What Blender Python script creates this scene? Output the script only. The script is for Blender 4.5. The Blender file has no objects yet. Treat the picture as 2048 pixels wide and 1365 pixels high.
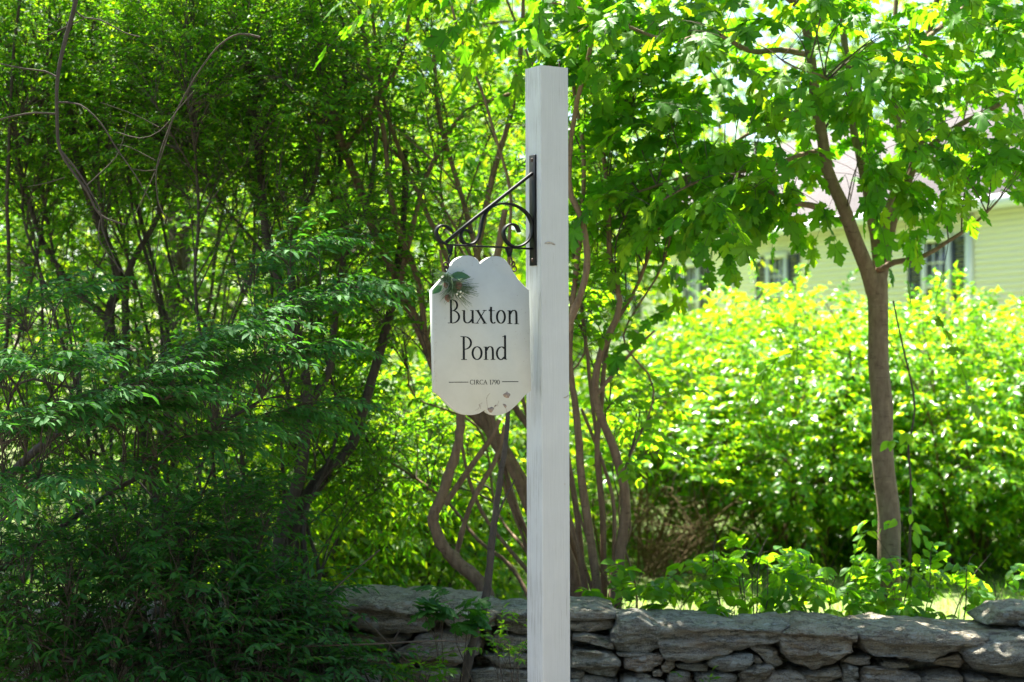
import bpy, math, random
import numpy as np
from mathutils import Vector, Matrix, noise, kdtree

random.seed(7)
RNG = np.random.default_rng(7)
SC = bpy.context.scene
COL = SC.collection
R = math.radians

# ------------------------------------------------------------------ camera, sky, sun, exposure
F = 3500.0            # focal length in photo pixels (photo 2048 wide)
CZ = 1.70             # eye height
HY = 706.0            # horizon row in the photo
cd = bpy.data.cameras.new("camera")
cam = bpy.data.objects.new("camera", cd)
COL.objects.link(cam)
cam.location = (0, 0, CZ)
cam.rotation_euler = (R(90), 0, 0)
cd.sensor_width = 36.0
cd.lens = F / 2048.0 * 36.0
cd.shift_y = (HY - 682.5) / 2048.0
cd.clip_start = 0.1
cd.clip_end = 1500
cd.dof.use_dof = True
cd.dof.focus_distance = 6.5
cd.dof.aperture_fstop = 3.1
cd.dof.aperture_blades = 0
SC.camera = cam

SUN_AZ = Vector((-0.46, 0.888)).normalized()
SUN_EL = R(64)
to_sun = Vector((SUN_AZ.x * math.cos(SUN_EL), SUN_AZ.y * math.cos(SUN_EL), math.sin(SUN_EL)))
world = bpy.data.worlds.new("World")
SC.world = world
world.use_nodes = True
wn = world.node_tree.nodes
sky = wn.new("ShaderNodeTexSky")
sky.sky_type = 'NISHITA'
sky.sun_disc = False
sky.sun_elevation = SUN_EL
sky.sun_rotation = math.atan2(SUN_AZ.x, SUN_AZ.y)
sky.air_density = 1.0
sky.dust_density = 1.1
sky.ozone_density = 1.2
wn["Background"].inputs[1].default_value = 0.060
world.node_tree.links.new(sky.outputs[0], wn["Background"].inputs[0])
ld = bpy.data.lights.new("sun", 'SUN')
ld.energy = 5.0
ld.angle = R(0.53)
ld.color = (1.0, 0.95, 0.86)
sun = bpy.data.objects.new("sun", ld)
COL.objects.link(sun)
sun.rotation_euler = (-to_sun).to_track_quat('-Z', 'Y').to_euler()

SC.view_settings.view_transform = 'Standard'
SC.view_settings.look = 'None'
SC.view_settings.gamma = 1.0
SC.view_settings.use_curve_mapping = False
SC.view_settings.exposure = 2.65

SC.render.engine = 'CYCLES'
cy = SC.cycles
cy.use_denoising = True
cy.denoiser = 'OPENIMAGEDENOISE'
cy.use_adaptive_sampling = True
cy.adaptive_threshold = 0.01
cy.max_bounces = 8
cy.diffuse_bounces = 4
cy.glossy_bounces = 2
cy.transmission_bounces = 5
cy.transparent_max_bounces = 4
cy.sample_clamp_indirect = 8
cy.caustics_reflective = False
cy.caustics_refractive = False

# ------------------------------------------------------------------ helpers
def at(px, py, Y):
    """The point of the place that stands Y metres away in the direction of photo pixel (px, py)."""
    return Vector(((px - 1024.0) / F * Y, Y, CZ - (py - HY) / F * Y))

def on_plane(px, py, p0, n):
    d = Vector(((px - 1024.0) / F, 1.0, -(py - HY) / F))
    o = Vector((0, 0, CZ))
    t = (p0 - o).dot(n) / d.dot(n)
    return o + d * t

def proj(a):
    a = np.asarray(a, float)
    return 1024 + F * a[..., 0] / a[..., 1], HY - F * (a[..., 2] - CZ) / a[..., 1]

def empty(name, loc, label=None, cat=None, group=None):
    o = bpy.data.objects.new(name, None)
    o.location = loc
    o.empty_display_size = 0.1
    COL.objects.link(o)
    tag(o, label, cat, group)
    return o

def tag(o, label=None, cat=None, group=None, kind=None):
    if label: o["label"] = label
    if cat: o["category"] = cat
    if group: o["group"] = group
    if kind: o["kind"] = kind
    return o

def link(name, me, parent=None):
    o = bpy.data.objects.new(name, me)
    COL.objects.link(o)
    if parent is not None:
        o.parent = parent
    return o

class Geo:
    """Collects vertices and faces; build() links ONE mesh object."""
    def __init__(s):
        s.v, s.f, s.n = [], [], 0
    def add(s, v, f):
        v = np.asarray(v, float).reshape(-1, 3)
        s.v.append(v)
        s.f.append((np.asarray(f, int) + s.n) if isinstance(f, np.ndarray) else [tuple(i + s.n for i in q) for q in f])
        s.n += len(v)
    def mesh(s, name, mat, smooth=False, origin=(0, 0, 0)):
        me = bpy.data.meshes.new(name)
        V = np.concatenate(s.v) - np.array(origin, float) if s.v else np.zeros((0, 3))
        if all(isinstance(q, np.ndarray) for q in s.f) and s.f:
            lens = np.concatenate([np.full(len(q), q.shape[1]) for q in s.f])
            idx = np.concatenate([q.ravel() for q in s.f])
        else:
            fl = [tuple(p) for q in s.f for p in q]
            lens = np.array([len(p) for p in fl])
            idx = np.array([i for p in fl for i in p])
        me.vertices.add(len(V))
        me.vertices.foreach_set("co", V.astype(np.float32).ravel())
        me.loops.add(len(idx))
        me.loops.foreach_set("vertex_index", idx.astype(np.int32))
        me.polygons.add(len(lens))
        st = np.concatenate([[0], np.cumsum(lens)[:-1]])
        me.polygons.foreach_set("loop_start", st.astype(np.int32))
        me.polygons.foreach_set("loop_total", lens.astype(np.int32))
        if smooth:
            me.polygons.foreach_set("use_smooth", np.ones(len(lens), bool))
        me.update(calc_edges=True)
        me.materials.append(mat)
        return me
    def build(s, name, mat, parent=None, smooth=False):
        org = parent_origin(parent)
        return link(name, s.mesh(name, mat, smooth, org), parent)

def parent_origin(p):
    o = Vector((0, 0, 0))
    while p is not None:
        o += p.location
        p = p.parent
    return o

def box_vf(c, ax, ay, az):
    """A box from its centre and three half-axis vectors."""
    c, ax, ay, az = map(Vector, (c, ax, ay, az))
    v = [c + sx * ax + sy * ay + sz * az for sx in (-1, 1) for sy in (-1, 1) for sz in (-1, 1)]
    f = [(0, 1, 3, 2), (4, 6, 7, 5), (0, 4, 5, 1), (2, 3, 7, 6), (0, 2, 6, 4), (1, 5, 7, 3)]
    return [tuple(p) for p in v], f

def spline(pts, step):
    """Catmull-Rom through pts (rows x,y,z,r), about one sample per step metres."""
    P = np.asarray(pts, float)
    P = np.vstack([2 * P[0] - P[1], P, 2 * P[-1] - P[-2]])
    out = []
    for i in range(1, len(P) - 2):
        n = max(2, int(np.linalg.norm(P[i + 1, :3] - P[i, :3]) / step))
        t = np.linspace(0, 1, n, endpoint=False)[:, None]
        a, b, c, d = P[i - 1], P[i], P[i + 1], P[i + 2]
        out.append(0.5 * ((2 * b) + (c - a) * t + (2 * a - 5 * b + 4 * c - d) * t * t + (3 * b - a - 3 * c + d) * t ** 3))
    out.append(P[-2][None])
    out = np.concatenate(out)
    if out.shape[1] > 3:
        out[:, 3] = np.maximum(out[:, 3], 0.0008)
    return out

def tube(g, S, sides=8, lump=0.0, twist=0.0, flat=1.0):
    """Adds a tapered tube along the samples S (x,y,z,r)."""
    P, r = S[:, :3], S[:, 3]
    T = np.gradient(P, axis=0)
    T /= np.linalg.norm(T, axis=1)[:, None] + 1e-12
    n = len(P)
    u = np.cross(T[0], (0.3, 0.9, 0.2)); u /= np.linalg.norm(u)
    a = np.linspace(0, 2 * math.pi, sides, endpoint=False)
    V = np.zeros((n, sides, 3))
    for i in range(n):
        u = u - T[i] * u.dot(T[i]); u /= np.linalg.norm(u) + 1e-12
        w = np.cross(T[i], u)
        rr = r[i] * np.ones(sides)
        if lump:
            for k in range(sides):
                q = P[i] + r[i] * (u * math.cos(a[k]) + w * math.sin(a[k]))
                rr[k] *= 1 + lump * noise.noise(Vector(q) * (0.9 / max(r[i], 0.01)))
        aa = a + twist * i
        V[i] = P[i] + (np.cos(aa)[:, None] * u + flat * np.sin(aa)[:, None] * w) * rr[:, None]
    V = V.reshape(-1, 3)
    i = np.arange(n - 1)[:, None] * sides
    k = np.arange(sides)[None]
    k2 = (k + 1) % sides
    Q = np.stack([i + k, i + k2, i + sides + k2, i + sides + k], -1).reshape(-1, 4)
    g.add(V, Q)
    V2 = np.array([P[0], P[-1]])
    base = np.concatenate([V[:sides], V[-sides:], V2])
    ks = np.arange(sides); kn = (ks + 1) % sides
    g.add(base, np.concatenate([np.stack([kn, ks, np.full(sides, 2 * sides)], -1), np.stack([sides + ks, sides + kn, np.full(sides, 2 * sides + 1)], -1)]))

def nrm(a):
    return a / (np.linalg.norm(a, axis=-1, keepdims=True) + 1e-12)

def many_twigs(g, A, M, B, r0, r1, sides=3, rings=5):
    """Vectorised thin tubes: quadratic curves A-M-B (arrays n x 3)."""
    n = len(A)
    if n == 0: return
    t = np.linspace(0, 1, rings)[None, :, None]
    C = (1 - t) ** 2 * A[:, None] + 2 * t * (1 - t) * M[:, None] + t * t * B[:, None]
    T = nrm(2 * (1 - t) * (M - A)[:, None] + 2 * t * (B - M)[:, None])
    ref = np.array([0.31, 0.25, 0.92])
    U = nrm(np.cross(T, ref)); W = np.cross(T, U)
    r = (r0[:, None] * (1 - t[..., 0]) + r1[:, None] * t[..., 0])[..., None, None]
    a = np.linspace(0, 2 * math.pi, sides, endpoint=False)
    V = C[:, :, None] + r * (np.cos(a)[None, None, :, None] * U[:, :, None] + np.sin(a)[None, None, :, None] * W[:, :, None])
    b = (np.arange(n) * rings * sides)[:, None, None]
    i = (np.arange(rings - 1) * sides)[None, :, None]
    k = np.arange(sides)[None, None]; k2 = (k + 1) % sides
    Q = np.stack([b + i + k, b + i + k2, b + i + sides + k2, b + i + sides + k], -1).reshape(-1, 4)
    g.add(V.reshape(-1, 3), Q)

# leaf templates: x along the blade (unit length), y across, z up
def leaf_small(w=0.42, fold=0.10, droop=0.10):
    v = [(0, 0, 0), (0.30, -w * .42, fold * .5), (0.30, w * .42, fold * .5), (0.38, 0, 0), (0.66, -w * .36, fold * .45 - droop * .4),
         (0.66, w * .36, fold * .45 - droop * .4), (1.0, 0, -droop)]
    f = [(0, 3, 1), (0, 2, 3), (1, 3, 4), (3, 2, 5), (3, 6, 4), (3, 5, 6)]
    return np.array(v, float), np.array(f)

def leaf_simple(w=0.5, fold=0.08, droop=0.12):
    v = [(0, 0, 0), (0.45, -w * .5, fold), (0.5, 0, 0), (0.45, w * .5, fold), (1, 0, -droop)]
    f = [(0, 2, 1), (0, 3, 2), (1, 2, 4), (2, 3, 4)]
    return np.array(v, float), np.array(f)

def leaf_oval(w=0.55, fold=0.09, droop=0.16):
    xs = [0.0, 0.14, 0.36, 0.60, 0.82, 1.0]
    hw = [0.0, 0.30, 0.50, 0.46, 0.25, 0.0]
    v, f = [], []
    for x, h in zip(xs, hw):
        z = -droop * x * x
        v += [(x, -h * w, z + fold * h), (x, 0, z), (x, h * w, z + fold * h)]
    for i in range(5):
        a, b = i * 3, i * 3 + 3
        f += [(a, a + 1, b + 1), (a, b + 1, b), (a + 1, a + 2, b + 2), (a + 1, b + 2, b + 1)]
    f = [q for q in f if len({tuple(v[i]) for i in q}) == 3]
    return np.array(v, float), np.array(f)

def leaf_maple(droop=0.22):
    # half outline of a five-lobed leaf with pointed teeth, mirrored
    half = [(0.0, 0.02), (-0.04, 0.14), (-0.12, 0.26), (0.02, 0.30), (0.06, 0.40), (0.16, 0.34), (0.30, 0.52), (0.36, 0.44), (0.50, 0.56),
            (0.48, 0.40), (0.56, 0.36), (0.48, 0.24), (0.50, 0.17), (0.66, 0.22), (0.72, 0.30), (0.80, 0.16), (0.88, 0.14), (1.0, 0.0)]
    out = [(x, -y) for x, y in half[:-1]] + [(1.0, 0.0)] + [(x, y) for x, y in reversed(half[:-1])]
    ring = [(0.16, 0.0)]
    def z(x, y):
        r2 = (x - .2) ** 2 + y * y
        return -droop * r2 + 0.05 * math.cos(5 * math.atan2(y, x - 0.16)) * math.sqrt(r2)
    mid = [(0.16 + (x - 0.16) * 0.5, y * 0.5) for x, y in out]
    v = [(x, y, z(x, y)) for x, y in ring + mid + out]
    n = len(out)
    f = []
    for i in range(n):
        j = (i + 1) % n
        f += [(0, 1 + i, 1 + j), (1 + i, 1 + n + i, 1 + n + j), (1 + i, 1 + n + j, 1 + j)]
    return np.array(v, float), np.array(f)

LEAF_MAPLE = leaf_maple()
LEAF_SMALL = leaf_small()
LEAF_SIMPLE = leaf_simple()
LEAF_OVAL = leaf_oval()

def leaf_frames(D, N):
    x = nrm(D)
    z = nrm(N - x * np.sum(N * x, -1, keepdims=True))
    y = np.cross(z, x)
    return x, y, z

def build_leaves(parent, pos, D, N, size, tmpl, mat, singles=0, name="leaves"):
    """Leaves of one plant: the largest in view as objects of their own, the rest as one part."""
    x, y, z = leaf_frames(D, N)
    n = len(pos)
    z = z * RNG.uniform(.2, 2.4, n)[:, None]; y = y * RNG.uniform(.8, 1.1, n)[:, None]
    pick = np.zeros(n, bool)
    org = np.array(parent_origin(parent))
    tv, tf = tmpl
    if singles:
        px, py = proj(pos)
        view = nrm(pos - np.array([0, 0, CZ]))
        face = np.abs(np.sum(view * nrm(z), -1)) + 0.25
        score = size / pos[:, 1] * face * (0.8 + 0.4 * RNG.random(n))
        score[(px < -10) | (px > 2058) | (py < -10) | (py > 1375)] = 0
        idx = np.argsort(-score)[:singles]
        idx = idx[score[idx] > 0]
        pick[idx] = True
        g = Geo(); g.add(tv, tf)
        me = g.mesh("leaf", mat, True)
        for i in idx:
            o = link("leaf", me, parent)
            m = np.eye(4)
            m[:3, 0], m[:3, 1], m[:3, 2] = x[i] * size[i], y[i] * size[i], z[i] * size[i]
            m[:3, 3] = pos[i] - org
            o.matrix_basis = Matrix(m.tolist())
    k = ~pick
    if k.sum() == 0: return
    P, X, Y, Z, S = pos[k], x[k], y[k], z[k], size[k]
    V = P[:, None] + S[:, None, None] * (tv[None, :, 0:1] * X[:, None] + tv[None, :, 1:2] * Y[:, None] + tv[None, :, 2:3] * Z[:, None])
    Q = (tf[None] + (np.arange(len(P)) * len(tv))[:, None, None]).reshape(-1, tf.shape[1])
    g = Geo(); g.add(V.reshape(-1, 3), Q)
    o = g.build(name, mat, parent, True)
    o["kind"] = "stuff"
    return o

# ------------------------------------------------------------------ materials
def new_mat(name):
    m = bpy.data.materials.new(name)
    m.use_nodes = True
    nt = m.node_tree
    return m, nt, nt.nodes["Principled BSDF"]

def N_(nt, t, **kw):
    n = nt.nodes.new(t)
    for k, v in kw.items():
        if k in n.inputs.keys(): n.inputs[k].default_value = v
        else: setattr(n, k, v)
    return n

def ramp(nt, fac, stops):
    r = nt.nodes.new("ShaderNodeValToRGB")
    el = r.color_ramp.elements
    while len(el) < len(stops): el.new(0.5)
    for e, (p, c) in zip(el, stops):
        e.position = p
        e.color = (*c, 1) if len(c) == 3 else c
    nt.links.new(fac, r.inputs[0])
    return r.outputs[0]

def mixc(nt, fac, a, b, mode='MIX'):
    m = nt.nodes.new("ShaderNodeMix")
    m.data_type = 'RGBA'; m.blend_type = mode
    for sock, val in ((m.inputs[0], fac), (m.inputs[6], a), (m.inputs[7], b)):
        if isinstance(val, bpy.types.NodeSocket): nt.links.new(val, sock)
        elif isinstance(val, (int, float)): sock.default_value = val
        else: sock.default_value = (*val, 1)
    return m.outputs[2]

def math_(nt, op, a, b=0.0):
    m = nt.nodes.new("ShaderNodeMath"); m.operation = op
    for s, v in zip(m.inputs, (a, b)):
        if isinstance(v, bpy.types.NodeSocket): nt.links.new(v, s)
        else: s.default_value = v
    return m.outputs[0]

def leaf_mat(name, cols, trans, mixf=0.42, rough=0.42, spec=0.5):
    """cols: list of blade colours picked per leaf; trans: list of the light let through."""
    m, nt, b = new_mat(name)
    geo = N_(nt, "ShaderNodeNewGeometry")
    oi = N_(nt, "ShaderNodeObjectInfo")
    rnd = math_(nt, 'FRACT', math_(nt, 'ADD', geo.outputs["Random Per Island"], oi.outputs["Random"]))
    k = len(cols)
    c = ramp(nt, rnd, [(i / max(1, k - 1), cc) for i, cc in enumerate(cols)])
    t = ramp(nt, rnd, [(i / max(1, k - 1), cc) for i, cc in enumerate(trans)])
    nt.links.new(c, b.inputs["Base Color"])
    b.inputs["Roughness"].default_value = rough
    b.inputs["Specular IOR Level"].default_value = spec
    tr = N_(nt, "ShaderNodeBsdfTranslucent")
    nt.links.new(t, tr.inputs[0])
    mx = N_(nt, "ShaderNodeMixShader"); mx.inputs[0].default_value = mixf
    nt.links.new(b.outputs[0], mx.inputs[1]); nt.links.new(tr.outputs[0], mx.inputs[2])
    nt.links.new(mx.outputs[0], nt.nodes["Material Output"].inputs[0])
    return m

def bark_mat(name, c0, c1, scale=30, stretch=0.2, bump=0.4):
    m, nt, b = new_mat(name)
    tc = N_(nt, "ShaderNodeTexCoord")
    mp = N_(nt, "ShaderNodeMapping"); mp.inputs["Scale"].default_value = (1, 1, stretch)
    nt.links.new(tc.outputs["Object"], mp.inputs[0])
    n1 = N_(nt, "ShaderNodeTexNoise", Scale=scale, Detail=6.0, Roughness=0.65)
    n2 = N_(nt, "ShaderNodeTexNoise", Scale=scale * 0.12, Detail=3.0)
    nt.links.new(mp.outputs[0], n1.inputs["Vector"]); nt.links.new(tc.outputs["Object"], n2.inputs["Vector"])
    c = ramp(nt, n1.outputs["Fac"], [(0.3, c0), (0.7, c1)])
    c = mixc(nt, math_(nt, 'MULTIPLY', n2.outputs["Fac"], 0.5), c, [x * 0.6 + 0.02 for x in c1])
    mp3 = N_(nt, "ShaderNodeMapping"); mp3.inputs["Scale"].default_value = (1, 1, 5.0)
    nt.links.new(tc.outputs["Object"], mp3.inputs[0])
    n3 = N_(nt, "ShaderNodeTexNoise", Scale=scale * 0.35, Detail=5.0, Roughness=0.7)
    nt.links.new(mp3.outputs[0], n3.inputs["Vector"])
    c = mixc(nt, ramp(nt, n3.outputs["Fac"], [(0.30, (.8, .8, .8)), (0.42, (0, 0, 0))]), c, [x * .45 for x in c0])
    c = mixc(nt, ramp(nt, n3.outputs["Fac"], [(0.62, (0, 0, 0)), (0.72, (.5, .5, .5))]), c, [min(.5, x * 1.5) for x in c1])
    nt.links.new(c, b.inputs["Base Color"])
    b.inputs["Roughness"].default_value = 0.9
    b.inputs["Specular IOR Level"].default_value = 0.2
    bp = N_(nt, "ShaderNodeBump", Strength=bump, Distance=0.01)
    nt.links.new(n1.outputs["Fac"], bp.inputs["Height"])
    nt.links.new(bp.outputs[0], b.inputs["Normal"])
    return m

def plain_mat(name, col, rough=0.6, metal=0.0, spec=0.5, noise_amt=0.0, nscale=40):
    m, nt, b = new_mat(name)
    b.inputs["Roughness"].default_value = rough
    b.inputs["Metallic"].default_value = metal
    b.inputs["Specular IOR Level"].default_value = spec
    if noise_amt:
        tc = N_(nt, "ShaderNodeTexCoord")
        n = N_(nt, "ShaderNodeTexNoise", Scale=nscale, Detail=4.0)
        nt.links.new(tc.outputs["Object"], n.inputs["Vector"])
        c = ramp(nt, n.outputs["Fac"], [(0.3, [x * (1 - noise_amt) for x in col]), (0.7, [min(1, x * (1 + noise_amt)) for x in col])])
        nt.links.new(c, b.inputs["Base Color"])
    else:
        b.inputs["Base Color"].default_value = (*col, 1)
    return m

M = {}
M["maple_leaf"] = leaf_mat("maple_leaf", [(.035, .125, .010), (.055, .17, .012), (.085, .20, .014)], [(.14, .46, .006), (.24, .58, .008), (.42, .64, .008)], 0.52, 0.55, 0.3)
M["bush_leaf"] = leaf_mat("bush_leaf", [(.032, .12, .010), (.05, .16, .012), (.075, .19, .014)], [(.14, .46, .006), (.24, .56, .008), (.40, .62, .008)], 0.50, 0.55, 0.3)
M["spray_leaf"] = leaf_mat("spray_leaf", [(.040, .135, .034), (.055, .165, .042), (.07, .185, .045)], [(.08, .34, .02), (.12, .42, .02)], 0.32, 0.7, 0.18)
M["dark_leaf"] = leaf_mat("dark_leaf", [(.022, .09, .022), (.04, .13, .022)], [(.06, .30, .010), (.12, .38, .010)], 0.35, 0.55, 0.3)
M["hedge_leaf"] = leaf_mat("hedge_leaf", [(.04, .16, .018), (.07, .22, .015), (.12, .29, .015), (.20, .33, .015)], [(.14, .48, .008), (.29, .64, .008), (.48, .76, .008), (.60, .76, .012)], 0.54, 0.32, 0.6)
M["far_leaf"] = leaf_mat("far_leaf", [(.04, .14, .010), (.08, .19, .012), (.13, .23, .012)], [(.18, .52, .006), (.36, .64, .008), (.58, .72, .010)], 0.52, 0.5, 0.4)
M["wood_leaf"] = leaf_mat("wood_leaf", [(.04, .07, .04), (.06, .09, .055)], [(.05, .09, .03), (.07, .11, .04)], 0.3, 0.6, 0.3)  # greyed leaves of the unseen road wood, keeping its bounce neutral
M["sapling_leaf"] = leaf_mat("sapling_leaf", [(.045, .16, .012), (.075, .21, .014)], [(.24, .62, .008), (.44, .72, .010)], 0.55, 0.45, 0.35)
M["maple_bark"] = bark_mat("maple_bark", (.12, .08, .05), (.28, .205, .14), 42, 0.35, 0.35)
M["bush_bark"] = bark_mat("bush_bark", (.035, .028, .022), (.10, .08, .06), 60, 0.2, 0.4)
M["thicket_bark"] = bark_mat("thicket_bark", (.10, .06, .034), (.30, .20, .12), 55, 0.15, 0.5)
M["twig"] = bark_mat("twig", (.05, .038, .028), (.12, .095, .07), 80, 0.3, 0.2)
M["pale_twig"] = bark_mat("pale_twig", (.12, .095, .075), (.26, .21, .17), 80, 0.3, 0.2)
M["cane"] = bark_mat("cane", (.07, .045, .022), (.17, .115, .055), 60, 0.2, 0.2)
M["iron"] = plain_mat("iron", (.007, .008, .008), 0.5, 0.0, 0.22, 0.4, 60)
M["rust"] = plain_mat("rust", (.055, .032, .022), 0.75, 0.0, 0.3, 0.5, 90)
M["letter"] = plain_mat("letter", (.004, .006, .006), 0.6, 0, .2)
M["trim_white"] = plain_mat("trim_white", (.78, .79, .80), 0.5)
M["shutter"] = plain_mat("shutter", (.035, .045, .06), 0.5)

def paint_mat(name, weather):
    m, nt, b = new_mat(name)
    tc = N_(nt, "ShaderNodeTexCoord")
    mp = N_(nt, "ShaderNodeMapping"); mp.inputs["Scale"].default_value = (1, 1, 0.018)
    nt.links.new(tc.outputs["Object"], mp.inputs[0])
    g1 = N_(nt, "ShaderNodeTexNoise", Scale=260.0, Detail=3.0, Roughness=0.6)
    g2 = N_(nt, "ShaderNodeTexNoise", Scale=6.0, Detail=5.0, Roughness=0.6)
    g3 = N_(nt, "ShaderNodeTexNoise", Scale=900.0, Detail=2.0)
    nt.links.new(mp.outputs[0], g1.inputs["Vector"])
    nt.links.new(tc.outputs["Object"], g2.inputs["Vector"])
    nt.links.new(tc.outputs["Object"], g3.inputs["Vector"])
    base = ramp(nt, g2.outputs["Fac"], [(0.3, (.485, .50, .485)), (0.7, (.535, .55, .535))])
    fine = N_(nt, "ShaderNodeTexNoise", Scale=420.0, Detail=2.0)
    nt.links.new(mp.outputs[0], fine.inputs["Vector"])
    base = mixc(nt, ramp(nt, fine.outputs["Fac"], [(0.36, (.26, .26, .26)), (0.58, (0, 0, 0))]), base, (.40, .415, .40))
    crack = ramp(nt, math_(nt, 'ADD', g1.outputs["Fac"], math_(nt, 'MULTIPLY', math_(nt, 'SUBTRACT', g2.outputs["Fac"], 0.5), 0.35)),
                 [(0.30 + weather, (1, 1, 1)), (0.36 + weather, (0, 0, 0))])
    c = mixc(nt, math_(nt, 'MULTIPLY', crack, 0.75), base, (.30, .29, .26))
    nt.links.new(c, b.inputs["Base Color"])
    b.inputs["Roughness"].default_value = 0.55
    h = math_(nt, 'ADD', math_(nt, 'MULTIPLY', g1.outputs["Fac"], 0.8), math_(nt, 'MULTIPLY', g3.outputs["Fac"], 0.15))
    bp = N_(nt, "ShaderNodeBump", Strength=0.55, Distance=0.0025)
    nt.links.new(h, bp.inputs["Height"]); nt.links.new(bp.outputs[0], b.inputs["Normal"])
    return m
M["paint"] = paint_mat("paint", -0.06)
M["paint_worn"] = paint_mat("paint_worn", 0.085)
M["end_grain"] = plain_mat("end_grain", (.30, .26, .20), 0.9, 0, .2, .4, 120)

def board_mat():
    m, nt, b = new_mat("board_paint")
    tc = N_(nt, "ShaderNodeTexCoord")
    g2 = N_(nt, "ShaderNodeTexNoise", Scale=9.0, Detail=6.0, Roughness=0.65)
    g3 = N_(nt, "ShaderNodeTexNoise", Scale=75.0, Detail=3.0)
    for g in (g2, g3): nt.links.new(tc.outputs["Object"], g.inputs["Vector"])
    base = ramp(nt, g2.outputs["Fac"], [(0.3, (.465, .475, .425)), (0.7, (.53, .54, .49))])
    sp = ramp(nt, g3.outputs["Fac"], [(0.24, (1, 1, 1)), (0.29, (0, 0, 0))])
    c = mixc(nt, math_(nt, 'MULTIPLY', sp, 0.5), base, (.42, .40, .33))
    nt.links.new(c, b.inputs["Base Color"])
    b.inputs["Roughness"].default_value = 0.6
    bp = N_(nt, "ShaderNodeBump", Strength=0.15, Distance=0.003)
    nt.links.new(g3.outputs["Fac"], bp.inputs["Height"]); nt.links.new(bp.outputs[0], b.inputs["Normal"])
    return m
M["board"] = board_mat()

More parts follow.
